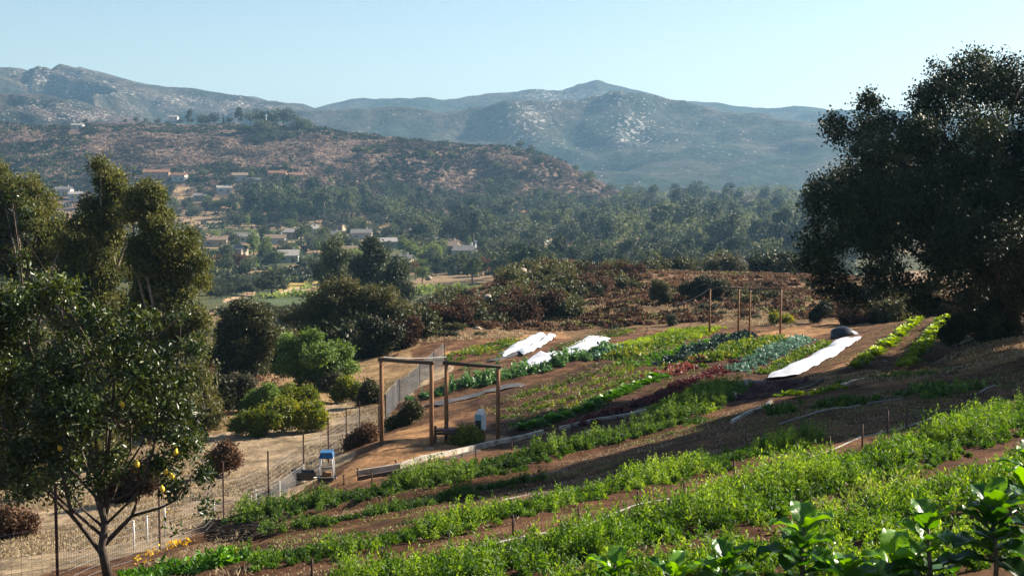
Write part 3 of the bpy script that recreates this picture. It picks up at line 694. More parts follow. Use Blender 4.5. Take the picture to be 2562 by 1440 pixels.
# ---------------------------------------------------------------- trees
def tree(name, label, cat, group, base, lobes, mats, ncl, per, sig, L, W, tr, gap=.1, limbs=None, hang=0, seed=1, shell=(.5,1.03), gscale=.9, out=.6, twigs=0, trunk_pts=None):
    r = np.random.default_rng(seed); base = np.array(base, float); t = thing(name, label, cat, base, 0, group)
    lob = np.array(lobes, float); lob[:,:3] -= base
    C, dd, ti = crown_points(lob, ncl, per, sig, r, shell, gap, gscale=gscale)
    d = dd*out+r.normal(size=C.shape)*.8; d[:,2] -= hang
    sz = r.uniform(.7,1.3,len(C))
    V, Q, T = leaves(C, d, L*sz, W*sz, np.clip(ti, 0, 1), r)
    mk('crown', V, Q, mats[0], t, {'tint': T})
    mb = MB(); top = lob[:,2].max()
    if trunk_pts is None:
        c0 = lob[:,:3].mean(0); trunk_pts = [np.zeros(3)-[0,0,.2], np.array([.06,0,top*.2]), np.array([c0[0]*.5, c0[1]*.5, top*.45]), np.array([c0[0]*.9, c0[1]*.9, top*.75])]
    tp = np.array(trunk_pts, float); mb.tube(tp, np.linspace(tr, tr*.35, len(tp)), 9)
    order = r.permutation(len(lob))[:limbs or 12]
    for i in order:
        c = lob[i,:3]; k = r.uniform(.25,.85)*(len(tp)-1); a = int(k); s0 = tp[a]+(tp[min(a+1,len(tp)-1)]-tp[a])*(k-a)
        s0[2] = min(s0[2], max(.3, c[2]*.8)); m_ = (s0+c)/2+r.normal(size=3)*.15*np.linalg.norm(c-s0)*.6
        mb.tube([s0, m_, c], [tr*.34, tr*.2, tr*.05], 6)
        for q in range(twigs):
            e = c+unit(r.normal(size=3))*lob[i,3]*.95; mb.tube([c*.9+s0*.1, (c+e)/2+r.normal(size=3)*.08, e], [tr*.1, tr*.06, tr*.025], 4)
    mb.build('trunk', mats[1], t, True)
    return t
def PXL(D, L): # picture lobes -> world lobes
    return [(*at(px, py, D+dd), rp/F*D) for px, py, rp, dd in L]

oak_l = [(2400,235,95,0),(2490,215,85,1),(2330,255,70,-1),(2440,165,48,0),(2380,185,50,1),(2180,262,34,0),(2135,335,60,0),(2190,310,48,1),(2250,350,90,-2),(2400,370,140,-2),(2540,330,120,0),
 (2170,430,80,0),(2085,300,26,0),(2100,460,62,1),(2055,490,55,0),(2080,570,80,0),(2035,640,60,0),(2200,570,125,-2),(2340,520,150,-3),(2520,500,150,-1),(2080,700,66,0),(2150,740,48,1),(2240,690,80,-1),(2400,670,120,-2),(2540,690,120,0),(2310,740,50,0),(2620,400,200,1),(2680,650,190,1),
 (2300,430,150,3),(2450,520,170,4),(2250,560,120,3),(2160,520,100,3),(2620,560,180,4),(2470,770,60,-1),(2560,200,70,0),(2640,250,110,2),(2500,600,130,-4),(2700,300,140,0)]
ob = Pg(2480, 850)
def at_oak(): 
    return [(*at(px, py, ob[1]+dd), rp/F*ob[1]) for px, py, rp, dd in oak_l]
ob_l = at_oak()
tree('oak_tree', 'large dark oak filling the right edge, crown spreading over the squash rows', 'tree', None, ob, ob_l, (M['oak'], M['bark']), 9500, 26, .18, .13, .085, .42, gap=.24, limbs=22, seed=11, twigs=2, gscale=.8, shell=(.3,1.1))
# long upright twigs breaking the oak's outline belong to its crown: small lobes above cover them

# trees standing just right of the picture; they shade the dark band
SV = np.array([math.sin(SUN_AZ)*math.cos(SUN_EL), math.cos(SUN_AZ)*math.cos(SUN_EL), math.sin(SUN_EL)])
def sunward(px, py, edge=.44):
    p = Pg(px, py); s0 = (edge*p[1]-p[0])/(SV[0]-edge*SV[1]); return p+SV*max(s0, 4)
UPB = [(1230,1222),(1400,1178),(1560,1142),(1760,1092),(1830,1072),(1960,1018),(2090,988),(2200,962),(2300,938),(2400,905),(2600,885)]
LOB = [(1230,1232),(1450,1205),(1600,1180),(1700,1160),(1830,1145),(1900,1130),(2030,1112),(2200,1072),(2330,1035),(2400,1010),(2600,960)]
TG = []
for px in range(1250, 2620, 42):
    u_ = np.interp(px, *zip(*UPB)); l_ = np.interp(px, *zip(*LOB)); a_ = Pg(px, u_); b_ = Pg(px, l_)
    n_ = max(1, int(round(abs(a_[1]-b_[1])/1.5)))
    for k in range(n_+1): TG.append((px, u_+(l_-u_)*((k+.5)/(n_+1))))
TG2 = [(2400,870),(2440,850),(2490,830),(2530,805),(2380,895),(2440,800),(2550,780),(2420,830)]
for i, (lo_, hi_, lab) in enumerate(((2330,2700,'oak standing outside the right edge, nearest the shade band'), (2080,2330,'oak outside the right edge behind the first one'), (1800,2080,'oak further up the slope outside the right edge'), (1500,1800,'tall oak high up outside the right edge'), (1200,1500,'tallest oak outside the right edge'), (0,0,'oak behind the others outside the right edge'))):
    tgt = [q for q in TG if lo_ <= q[0] < hi_] or TG2
    L_ = [sunward(*q, edge=.45+.008*i) for q in tgt]; lb = [(*q, 1.2) for q in L_]; c = np.mean(L_, 0)
    b = np.array([c[0], c[1], gz(c[0], c[1])])
    tree('oak_tree', lab, 'tree', 'oaks on the upper slope', b, lb, (M['oak'], M['bark']), 230*len(lb), 15, .28, .22, .15, .4, gap=.04, seed=31+i, shell=(.1,1.0))

lemon_l = [(150,900,105,0),(300,870,80,0),(60,1000,110,.5),(200,1040,125,-.5),(385,930,80,0),(440,1020,60,0),(470,1110,60,0),(120,1130,95,0),(400,1160,62,.3),(30,800,100,0),(110,740,75,.4),(55,650,22,0),(60,590,16,0),(62,540,13,.2),(56,490,12,0),
 (185,650,16,.3),(175,720,45,0),(360,810,45,0),(455,790,22,.4),(480,870,30,.3),(500,1190,34,0),(440,1230,34,0),(260,1170,70,0),(320,1040,85,.4),(-60,900,150,0),(-80,760,90,0),(20,1120,70,.3),(60,1220,50,0),(230,790,60,0),(510,1270,22,0),(440,1320,20,.3),(160,1200,70,.6),(330,920,80,1),(100,1000,120,1.2),(410,1090,40,0),(130,1250,30,.3),(470,950,34,.2)]
lb_ = Pg(255, 1500); lb_[1] = 26.2; lb_ = np.array([U(255)*26.2, 26.2, gz(U(255)*26.2, 26.2)])
def rel(px, py, dd=0): return at(px, py, 26.2+dd)-lb_
lt = tree('lemon_tree', 'glossy leaved lemon tree with forked trunk and yellow fruit, nearest at the left', 'tree', None, lb_, PXL(26.2, [(a_, b_, c_*.86, d_) for a_, b_, c_, d_ in lemon_l]), (M['lemon'], M['bark']), 3200, 11, .10, .112, .048, .1, gap=.34, limbs=0, seed=21, twigs=0, gscale=.5, shell=(.3,1.05),
     trunk_pts=[(0,0,-.1), rel(255,1370), rel(262,1310), rel(250,1240), rel(225,1120)])
mb = MB()
for pts, r0 in (([(258,1390),(215,1330),(180,1290),(160,1200),(120,1050),(90,900)], .055), ([(262,1360),(300,1320),(330,1290),(360,1200),(390,1100),(400,950)], .05), ([(262,1310),(262,1200),(280,1050),(290,880)], .05),
                ([(330,1290),(400,1270),(440,1250),(480,1190)], .03), ([(180,1290),(120,1230),(60,1150),(0,1050)], .035), ([(120,1050),(70,850),(50,650),(30,500)], .03), ([(225,1120),(180,900),(150,760)], .035), ([(280,1050),(340,950),(380,850),(450,790)], .025)):
    mb.tube([rel(px, py, .25*math.sin(i*1.7)) for i, (px, py) in enumerate(pts)], np.linspace(r0, r0*.35, len(pts)), 7)
mb.build('branch', M['bark'], lt, True)
def lemon_mesh():
    mb = MB(); rr = [.004,.018,.032,.036,.03,.016,.006]; zz = [-.055,-.045,-.022,0,.024,.044,.058]
    mb.tube([(0,0,z) for z in zz], rr, 10); return to_mesh(mb, 'lemon', M['lemonfruit'])
LM = lemon_mesh()
for i, (px, py) in enumerate([(430,1190),(406,1222),(343,1160),(415,1180),(150,1120),(440,1130),(90,1060),(305,1010)]):
    o = bpy.data.objects.new('lemon', LM); col.objects.link(o); o.parent = lt; o.location = Vector(rel(px, py, -.45 if i > 3 else -.55)); o.rotation_euler = (random.uniform(-.5,.5), random.uniform(-.4,.4), 0); o.scale = (1.25,)*3
mb = MB(); r = np.random.default_rng(3)
for px, py, n in ((430,1393,30),(468,1385,22),(375,1415,14),(350,1435,10),(420,1300,5),(575,1418,7)):
    p = Pg(px, py); A = np.c_[p[0]+r.normal(size=n)*.1, p[1]+r.normal(size=n)*.12]; z = ground_z(A[:,0], A[:,1])+.22+r.random(n)*.15
    V, Q, T = leaves(np.c_[A, z], r.normal(size=(n,3)), .07, .06, r.random(n), r); mb.add(V, Q, tint=T)
tag(mb.build('flower_patch', M['petal']), 'small yellow flowers on the ground right of the lemon trunk', 'flowers', None, 'stuff')

# big eucalyptus behind the lemon tree
EU = [('tall olive eucalyptus at the left edge, top like a rounded column', 74, [(60,455,42,0),(20,470,50,1),(110,520,48,0),(30,560,70,0),(130,600,60,1),(70,650,75,0),(-30,620,80,0),(140,700,60,0),(40,760,90,0),(150,800,70,0),(60,880,90,0),(-40,520,60,0),(-40,800,100,0),(100,980,90,0)], (60,1140)),
      ('tallest olive eucalyptus of the left group, second from the edge', 70, [(262,440,36,0),(285,475,38,0),(250,500,36,.5),(295,530,36,0),(240,560,48,0),(275,600,44,0),(205,640,48,0),(250,680,55,0),(300,650,40,1),(190,740,60,0),(260,780,65,0),(210,860,70,0),(290,880,60,0),(240,960,70,0),(170,590,26,0),(225,620,55,2),(170,660,40,1),(330,760,45,1),(150,760,50,2),(320,880,55,1)], (250,1120)),
      ('olive eucalyptus with drooping outer branches, rightmost of the left group', 66, [(385,490,34,0),(350,525,38,0),(415,540,36,0),(380,580,48,0),(440,620,42,0),(400,660,52,0),(345,640,42,0),(465,700,42,0),(430,750,52,0),(360,740,55,1),(480,800,38,0),(455,860,45,0),(400,850,58,0),(340,850,60,0),(480,930,36,0),(430,960,52,0),(360,970,60,0),(460,1040,40,0),(400,1050,50,0),(470,590,20,0),(490,660,20,0)], (400,1130))]
for i, (lab, D, L, b) in enumerate(EU):
    rr_ = random.Random(i+5); L = [(px+rr_.uniform(-14,14), py+rr_.uniform(-10,10), r_*rr_.uniform(.6,.95), dd) for px, py, r_, dd in L]+[(px+math.cos(q_)*r_*.95, py+math.sin(q_)*r_*.9, r_*rr_.uniform(.3,.55), dd+rr_.uniform(-1,1)) for px, py, r_, dd in L for q_ in (rr_.uniform(0,6.28), rr_.uniform(0,6.28))]
    x = U(b[0])*D; bb = np.array([x, D, gz(x, D)])
    tree('eucalyptus_tree', lab, 'tree', 'eucalyptus trees behind the lemon tree', bb, PXL(D, L), (M['euc'], M['barkpale']), 7500, 15, .2, .18, .07, .32, gap=.26, hang=.7, seed=41+i, gscale=1.1, out=.35, shell=(.45,1.08))

def bush(name, label, cat, group, D, L, base, mat, ncl, per=12, sig=.16, Ls=.16, Ws=.08, tr=.06, gap=.1, seed=0, hang=0, bark='twig', gs=.8):
    if D is None: D = Pg(*base)[1]
    x = U(base[0])*D; bb = np.array([x, D, gz(x, D)])
    return tree(name, label, cat, group, bb, PXL(D, L), (mat, M[bark]), ncl, per, sig, Ls, Ws, tr, gap=gap, hang=hang, seed=seed, gscale=gs, shell=(.4,1.05), limbs=10)
bush('pepper_bush', 'round bright green bush on the dry slope left of the near gate frames', 'bush', None, 79, [(735,870,42,0),(780,850,30,0),(725,905,38,-.5),(790,885,45,-1),(840,880,42,0),(865,915,30,0),(760,920,48,0),(830,925,42,0),(800,940,40,0)], (785,965), M['bush_green'], 2300, 14, .13, .17, .07, .12, .04, 51, .5)
bush('scrub_tree', 'dark leafy tree between the green bush and the eucalyptus group', 'tree', None, 88, [(600,790,40,0),(640,800,42,0),(570,830,40,0),(610,850,50,0),(660,860,42,0),(580,900,45,0),(640,910,45,0),(550,880,30,0),(680,830,26,0),(600,770,26,0)], (610,970), M['bush_dark'], 2200, 13, .2, .2, .09, .2, .1, 52)
bush('scrub_tree', 'wide olive brown tree behind the green bush', 'tree', None, 100, [(790,770,45,0),(850,750,52,0),(910,745,50,0),(960,760,48,0),(995,790,34,0),(830,810,50,0),(890,815,55,0),(950,825,45,0),(780,820,32,0),(1010,770,22,0),(870,720,30,0),(740,790,30,1)], (890,900), M['bush_olive'], 3000, 13, .22, .2, .08, .25, .12, 53)
bush('scrub_tree', 'very dark upright tree behind the near gate frame', 'tree', None, 92, [(930,820,36,0),(960,850,38,0),(925,870,40,0),(955,900,34,0),(920,920,28,0),(990,830,22,0)], (945,950), M['bush_dark'], 1500, 13, .18, .19, .09, .2, .05, 54)
for i, (lab, D, L, b) in enumerate([('dark tall eucalyptus above the wide olive tree, left of three', 210, [(835,640,34,0),(815,680,34,0),(850,690,34,0),(830,720,38,0),(870,730,28,0),(840,610,18,0)], (840,800)),
      ('tallest dark eucalyptus above the wide olive tree', 205, [(925,615,20,0),(940,645,28,0),(905,660,28,0),(930,690,34,0),(900,710,34,0),(950,720,32,0)], (925,800)),
      ('dark eucalyptus above the wide olive tree, right of three', 200, [(995,670,22,0),(985,700,28,0),(1005,720,24,0),(990,740,28,0)], (990,800))]):
    x = U(b[0])*D; bb = np.array([x, D, gz(x, D)])
    tree('eucalyptus_tree', lab, 'tree', 'three eucalyptus trees in front of the valley', bb, PXL(D, L), (M['vdark'], M['barkpale']), 1100, 12, .4, .5, .2, .35, gap=.12, hang=.5, seed=61+i, gscale=2)
SH = [('yellow tipped shrub, lowest of the cluster above the fence', [(620,1050,26,0),(660,1045,28,0),(700,1050,26,0),(640,1068,20,0),(600,1065,18,0)], (655,1088), 'bush_yellow'),
 ('low green shrub with sunlit top, in the middle of the cluster', [(740,1035,30,0),(780,1030,28,0),(710,1020,24,0),(800,1045,22,0),(760,1055,24,0)], (760,1078), 'bush_yellow'),
 ('lime topped shrub at the top of the cluster', [(720,985,24,0),(760,990,26,0),(700,1000,22,0)], (735,1012), 'bush_yellow'),
 ('pale green shrub at the left of the cluster', [(650,1000,24,0),(675,985,20,0),(625,1020,22,0)], (650,1030), 'bush_green'),
 ('blue grey shrub beside the dark leafy tree', [(590,965,28,0),(570,990,26,0),(610,995,26,0),(620,960,20,0)], (590,1020), 'bush_grey'),
 ('yellow green shrub left of the near gate post', [(870,965,24,0),(900,985,22,0),(850,985,20,0)], (875,1006), 'bush_yellow'),
 ('olive shrub touching the near gate post', [(925,975,22,0),(910,1000,18,0),(940,995,16,0)], (925,1014), 'bush_olive'),
 ('small grey green shrub between green bush and near gate frame', [(840,955,18,0),(815,965,16,0)], (828,980), 'bush_grey'),
 ('rusty round shrub on the dry slope right of the lemon tree', [(560,1135,26,0),(545,1160,24,0),(580,1150,20,0)], (560,1190), 'bush_rust'),
 ('dry brown brush at the foot of the near gate post', [(900,1095,16,0),(925,1085,16,0),(880,1110,12,0)], (905,1115), 'bush_rust'),
 ('brown shrub inside the fence behind the near gate frame', [(1010,1045,14,0),(985,1060,14,0),(1035,1030,16,0)], (1010,1066), 'bush_olive'),
 ('small yellow shrub under the blue topped feeder post', [(1165,1090,15,0),(1185,1100,13,0),(1150,1100,10,0)], (1170,1112), 'bush_yellow'),
 ('olive green bush at lower left behind the lemon trunk', [(30,1130,60,0),(-10,1180,60,0),(70,1190,50,0)], (30,1250), 'bush_olive'),
 ('rust brown brush below the lemon crown at the left edge', [(20,1300,40,0),(-30,1310,40,0),(60,1320,30,0)], (20,1350), 'bush_rust'),
 ('brown brush showing through the lemon branches', [(330,1190,35,0),(300,1230,30,0),(370,1200,26,0)], (330,1260), 'bush_rust'),
 ('rust coloured dead bush below the eucalyptus group', [(505,945,26,0),(515,970,22,0),(490,975,20,0)], (505,1005), 'bush_rust'),
 ('broad dark bush on the crest left of the far gate frames', [(1720,720,22,0),(1760,712,28,0),(1800,716,26,0),(1740,735,22,0),(1790,735,22,0),(1825,728,14,0)], (1765,755), 'bush_dark'),
 ('olive bush on the crest beside the broad dark bush', [(1650,715,20,0),(1640,735,20,0),(1665,740,16,0)], (1650,765), 'bush_olive'),
 ('pale young tree on the bank between the gate frames', [(1680,797,6,0),(1682,805,5,0)], (1681,816), 'bush_grey'),
 ('dry yellow bush at the right side of the far gate frames', [(1965,800,14,0),(1940,795,12,0)], (1955,812), 'bush_yellow'),
 ('dim bush below the oak crown beside the tarp pile', [(2040,790,18,0),(2060,775,22,0)], (2050,808), 'bush_dark'),
 ('dark brush under the right side of the oak', [(2420,810,40,0),(2380,830,32,0),(2470,820,40,0),(2520,810,40,0)], (2440,862), 'bush_dark'),
 ('brown leafy brush below the middle of the oak crown', [(2210,780,22,0),(2240,770,24,0),(2190,795,14,0)], (2215,806), 'bush_rust')]
for i, (lab, L, b, m) in enumerate(SH):
    r_ = max(q[2] for q in L)
    bush('shrub', lab, 'shrub', None, None, L, b, M[m], int(90*r_**.5*len(L)**.8), 11, .12, .13, .06, .03, .08, 71+i, gs=.6)

# chaparral on the farm bank: countable clumps
def shrub_variant(seed, n, L, W, mat, flat=.7, R=1.0):
    r = np.random.default_rng(seed); lob = [(r.uniform(-.6,.6)*R, r.uniform(-.6,.6)*R, R*flat*r.uniform(.35,.7), R*r.uniform(.4,.6)) for k in range(6)]
    C, dd, ti = crown_points(lob, n, 8, .09*R, r, (.3,1.05), .12, gscale=.5); C[:,2] = np.abs(C[:,2])
    V, Q, T = leaves(C, dd*.6+r.normal(size=C.shape)*.8, L*r.uniform(.7,1.3,len(C)), W, np.clip(ti, 0, 1), r)
    o = mk('foliage', V, Q, mat, None, {'tint': T}); f = o.data; bpy.data.objects.remove(o)
    mb = MB()
    for k in range(5):
        a = r.uniform(0, 6.28); mb.tube([(0,0,-.1), (math.cos(a)*.3*R, math.sin(a)*.3*R, .35*R*flat), (math.cos(a)*.6*R, math.sin(a)*.6*R, .75*R*flat)], [.035*R,.025*R,.01*R], 5)
    o = mb.build('stem', M['twig'], smooth=True); s = o.data; bpy.data.objects.remove(o)
    return f, s
VAR = {'rust': [shrub_variant(i, 420, .15, .07, M['bush_rust']) for i in range(3)], 'dark': [shrub_variant(10+i, 420, .15, .08, M['bush_dark']) for i in range(3)],
       'olive': [shrub_variant(20+i, 420, .15, .07, M['bush_olive']) for i in range(3)], 'grey': [shrub_variant(30+i, 240, .2, .09, M['bush_grey']) for i in range(2)]}
def put_shrub(v, x, y, s, name, label, cat, group, sz=1.0):
    t = thing(name, label, cat, (x, y, gz(x, y)-.1), random.uniform(0, 6.28), group); f, st = random.choice(VAR[v])
    for nm, me in (('foliage', f), ('stem', st)):
        o = bpy.data.objects.new(nm, me); col.objects.link(o); o.parent = t
    t.scale = (s, s, s*sz); return t
BN = {'rust':'dry_bush','dark':'evergreen_bush','olive':'olive_bush','grey':'sage_bush'}
def zone_shrubs(pxr, Dr, n, kinds, smin, smax, label, group, cond=None, sz=1.0, seed=0):
    r = random.Random(seed); k = 0; tries = 0
    while k < n and tries < n*30:
        tries += 1; px = r.uniform(*pxr); D = r.uniform(*Dr); x = U(px)*D
        zz = float(zbase(np.array([x]), np.array([D]))[0]); py = 430-F*zz/D
        if cond and not cond(px, py, D): continue
        v = r.choice(kinds); lab = label.replace('*', {'rust':'rust brown','dark':'dark green','olive':'olive','grey':'grey green'}[v])
        put_shrub(v, x, D, r.uniform(smin, smax), BN[v], lab, BN[v].replace('_', ' '), group, sz); k += 1
zone_shrubs((1040,1420),(102,150), 105, ['rust','dark','rust','olive','olive'], 1.1, 2.3, '* bush on the brown bank above the white covers', 'chaparral on the brown bank', lambda px, py, D: py < 845-(px-1040)*.1, 1.1, 1)
zone_shrubs((1380,1600),(118,160), 60, ['rust','dark','rust','olive'], 1.0, 1.9, '* bush at the crest right of the brown bank', 'chaparral along the crest', lambda px, py, D: D > 118+(px-1380)*.08, 1.0, 2)
zone_shrubs((1400,2000),(100,135), 80, ['rust','olive','dark'], .35, .9, 'low * bush scattered on the dry terraces', 'bushes scattered on the terraces', None, .7, 3)
zone_shrubs((1850,2150),(112,140), 26, ['rust','rust','olive'], .6, 1.3, '* bush on the dry slope behind the far gate frames', 'bushes behind the far gate frames', None, .7, 4)
zone_shrubs((500,1060),(92,150), 75, ['dark','olive','dark','rust'], 1.4, 2.6, '* bush in the gully beyond the dry slope', 'bushes in the gully', lambda px, py, D: not (690 < px < 880 and D < 100), 1.2, 5)
zone_shrubs((-100,520),(60,110), 60, ['dark','olive','olive','rust'], 1.2, 2.4, '* bush below the eucalyptus group', 'bushes below the eucalyptus group', None, 1.1, 6)
zone_shrubs((1000,1240),(96,104), 14, ['rust','dark','olive'], .5, 1.0, 'small * bush at the foot of the brown bank', 'bushes at the foot of the brown bank', None, .8, 7)
zone_shrubs((2100,2700),(88,125), 36, ['dark','olive','rust'], 1.0, 2.2, '* bush behind the oak', 'bushes behind the oak', None, 1.1, 8)
zone_shrubs((600,1000),(170,240), 46, ['dark','olive','dark'], 1.5, 2.8, '* bush on the slope falling to the valley', 'bushes falling to the valley', lambda px, py, D: px > 720 or D > 200, 1.2, 9)
zone_shrubs((1000,2050),(165,260), 70, ['dark','olive','dark','grey'], 1.5, 3.0, '* bush just beyond the crest', 'bushes beyond the crest', None, 1.2, 10)

# ---------------------------------------------------------------- valley trees
def far_tree(kind, seed, ncl=120, per=7):
    r = np.random.default_rng(seed); lob = []
    if kind == 'euc':   # tall, several stacked clumps
        for k in range(12): z = r.uniform(.3,.9); q = .22*(1.15-z); a = r.uniform(0,6.28); lob.append((math.cos(a)*q*1.0, math.sin(a)*q*1.0, z, r.uniform(.09,.16)))
    elif kind == 'column':
        for k in range(7): z = .12+.8*k/6; lob.append((r.uniform(-.03,.03), r.uniform(-.03,.03), z, .13*(1.15-z)))
    else:
        for k in range(10): a = r.uniform(0,6.28); q = r.uniform(0,.32); z = r.uniform(.38,.75); lob.append((math.cos(a)*q, math.sin(a)*q, z, r.uniform(.18,.27)*(1.1-.5*q)))
    C, dd, ti = crown_points(lob, ncl, per, .022, r, (.45,1.08), .12, gscale=.12)
    V, Q, T = leaves(C, dd*.6+r.normal(size=C.shape)*.8-(np.array([0,0,.5]) if kind == 'euc' else 0), .06*r.uniform(.7,1.3,len(C)), .034, np.clip(ti, 0, 1), r)
    mb = MB(); mb.tube([(0,0,-.03), (r.uniform(-.02,.02),0,.35), (r.uniform(-.03,.03),0,.7)], [.025,.018,.006], 6)
    for k in range(4): c = np.array(lob[k][:3]); mb.tube([(0,0,.25+.1*k), c*.6+np.array([0,0,.12]), c], [.01,.007,.003], 4)
    return V, Q, T, mb
FT = {}
for kind, shape, mat, n in (('dark eucalyptus','euc','vdark',3), ('olive','round','vmid',3), ('pale green','round','vpale',2), ('rust brown','round','vrust',1), ('dark','round','vdark',3), ('slender','column','vdark',2)):
    FT[kind] = []
    for i in range(n):
        V, Q, T, mb = far_tree(shape, 100+len(FT)*10+i, 260, 7)
        o = mk('crown', V, Q, M[mat], None, {'tint': T}); cm = o.data; bpy.data.objects.remove(o)
        o = mb.build('trunk', M['barkpale' if shape == 'euc' else 'bark'], smooth=True); tm = o.data; bpy.data.objects.remove(o)
        FT[kind].append((cm, tm))
TN = {'dark eucalyptus':'eucalyptus_tree','olive':'oak_tree','pale green':'pepper_tree','rust brown':'autumn_tree','dark':'round_tree','slender':'cypress_tree'}
def put_tree(kind, x, y, h, label, group, w=1.0, z=None, rz=None, nm=None):
    z = float(zbase(np.array([x]), np.array([y]))[0]) if z is None else z
    t = thing(nm or TN[kind], label, (nm or TN[kind]).replace('_', ' '), (x, y, z-.2), random.uniform(0,6.28) if rz is None else rz, group); cm, tm = random.choice(FT[kind])
    for nm, me in (('crown', cm), ('trunk', tm)):
        o = bpy.data.objects.new(nm, me); col.objects.link(o); o.parent = t
    t.scale = (h*w, h*w, h); return t
HOUSE_SPOTS = []
def zone_trees(pxr, Dr, n, kinds, hr, label, group, seed, w=(.9,1.3), cond=None, avoid=0):
    r = random.Random(seed); k = 0; tr = 0; Z = []
    while k < n and tr < n*20:
        tr += 1; px = r.uniform(*pxr); D = math.exp(r.uniform(math.log(Dr[0]), math.log(Dr[1]))); x = U(px)*D
        if cond and not cond(px, D): continue
        if any(abs(px-hx) < hw and hd-60 < D < hd+6 for hx, hw, hd in HOUSE_SPOTS): continue
        kd = r.choice(kinds); h = r.uniform(*hr); put_tree(kd, x, D, h, label.replace('*', kd), group, r.uniform(*w)); k += 1

# houses: (px, base py, width m, depth m, wall h, wall, roof, rot, label)
HS = [(392,446,26,10,4.5,'peach','tile',.1,'wide peach house with tiled roof below the brown hill, above the eucalyptus'),
 (452,452,14,9,4,'white','tile',-.2,'white house with tiled roof right of the wide peach one'),
 (600,452,16,9,4,'white','tan',.2,'white house on the lower brown hill, in the middle of the hillside row'),
 (640,462,10,8,3.5,'grey','grey',0,'small grey house below the middle of the hillside row'),
 (695,447,18,9,4,'peach','tile',0,'peach house with tiled roof near the dark tree on the lower hill'),
 (740,450,14,9,3.5,'cream','tile',.2,'cream house at the right end of the hillside row'),
 (560,482,10,8,3.5,'white','pale',.3,'small white house below the hillside row'),
 (160,486,16,9,3.5,'white','grey',0,'white house seen between the eucalyptus tops at the left'),
 (190,498,9,8,3.5,'white','pale',.2,'small pale shed beside the white house at the left'),
 (540,616,16,9,3.2,'cream','tan',.05,'long low house with tan roof just right of the eucalyptus group'),
 (620,606,10,8,3,'white','grey',.2,'small white house right of the long tan roofed one'),
 (735,596,12,9,3.4,'peach','pale',-.2,'pinkish house with pale roof among the valley trees'),
 (775,590,12,10,4,'white','pale',.3,'white two storey house beside the pinkish one'),
 (722,655,8,10,2.8,'mint','pale',.1,'pale green greenhouse above the tan yard'),
 (868,642,12,8,3,'cream','tan',0,'cream house with tan roof behind the dark eucalyptus'),
 (905,598,14,9,3.2,'white','grey',0,'low white house between pale green trees'),
 (1030,590,12,9,3.2,'white','pale',.1,'low pale roofed house behind pale green trees'),
 (1120,634,15,10,3.6,'grey','tan',-.3,'tan roofed house left of the tall lamp pole'),
 (1165,650,12,10,4,'white','grey',-.2,'grey roofed white house nearest the tall lamp pole'),
 (1225,612,7,6,3,'white','pale',0,'tiny white shed right of the tall lamp pole'),
 (1313,552,10,8,5,'peach','tile',.3,'orange walled house among the dark trees'),
 (1415,668,10,7,3,'white','pale',0,'small white house beyond the crest bushes'),
 (1530,668,20,9,3,'cream','tan',.05,'long cream building beyond the crest'),
 (1790,612,9,8,3,'peach','tan',0,'small peach house among hazy trees'),
 (1905,664,26,9,3.4,'white','pale',0,'long white building left of the oak'),
 (955,530,10,8,3,'white','pale',.2,'white house high in the dark tree belt'),
 (1140,514,8,7,3,'white','pale',0,'tiny white house at the edge of the brown hill'),
 (435,300,14,8,3.5,'white','pale',0,'white house on the ridge left of the ridge trees'),
 (195,322,14,8,3,'white','pale',0,'white house on the ridge at the far left'),
 (1300,588,9,8,3,'cream','grey',.2,'cream cottage deep in the valley wood')]
def house(px, py, W_, Dp, H, wall, roof, rz, label):
    W_ = W_*.72 if W_ > 11 else W_; p = Pg(px, py); HOUSE_SPOTS.append((px, W_/p[1]*F*.5, p[1]))
    t = thing('house', label, 'house', (p[0], p[1], p[2]), rz)
    mb = MB(); mb.box((0,0,H/2-.5), (W_, Dp, H+1)); wl = None
    V = [(-W_/2,-Dp/2,H),(-W_/2,Dp/2,H),(-W_/2,0,H+Dp*.2)]; 
    g = MB(); wl = mb.build('wall', M['w_'+wall], t)
    e = .45; rh = Dp*.2; th = .18
    rb = MB()
    for s in (-1, 1):
        a = np.array([(-W_/2-e, s*(Dp/2+e), H-.1), (W_/2+e, s*(Dp/2+e), H-.1), (W_/2+e, 0, H+rh), (-W_/2-e, 0, H+rh)])
        b = a+np.array([0,0,th]); rb.add(np.r_[a, b], [[0,1,2,3],[4,7,6,5],[0,4,5,1],[2,6,7,3],[1,5,6,2],[0,3,7,4]])
    for s in (-1, 1):
        rb.add([(s*W_/2*.99,-Dp/2,H-.05),(s*W_/2*.99,Dp/2,H-.05),(s*W_/2*.99,0,H+rh-.05)], T=[[0,1,2]])
    ro = rb.build('roof', M['f_'+roof], t)
    c = MB(); c.box((W_*.25, Dp*.1, H+rh+.3), (.8,.8,1.6)); c.build('chimney', M['w_'+wall], ro)
    nw = max(2, int(W_/4))
    for i in range(nw):
        x = -W_/2+W_*(i+.5)/nw
        if i == nw//2:
            m = MB(); m.box((x,-Dp/2-.03,1.05), (1.1,.1,2.1)); m.build('door', M['door'], t)
        else:
            m = MB(); m.box((x,-Dp/2-.02,1.7), (1.7,.08,1.3)); wn = m.build('window', M['glass'], t)
            m = MB(); m.box((x,-Dp/2-.06,2.42), (1.95,.1,.14)); m.build('frame', M['white'], wn); m = MB(); m.box((x,-Dp/2-.06,.98), (1.95,.14,.12)); m.build('sill', M['white'], wn)
for h in HS: house(*h)
rh_ = random.Random(77)
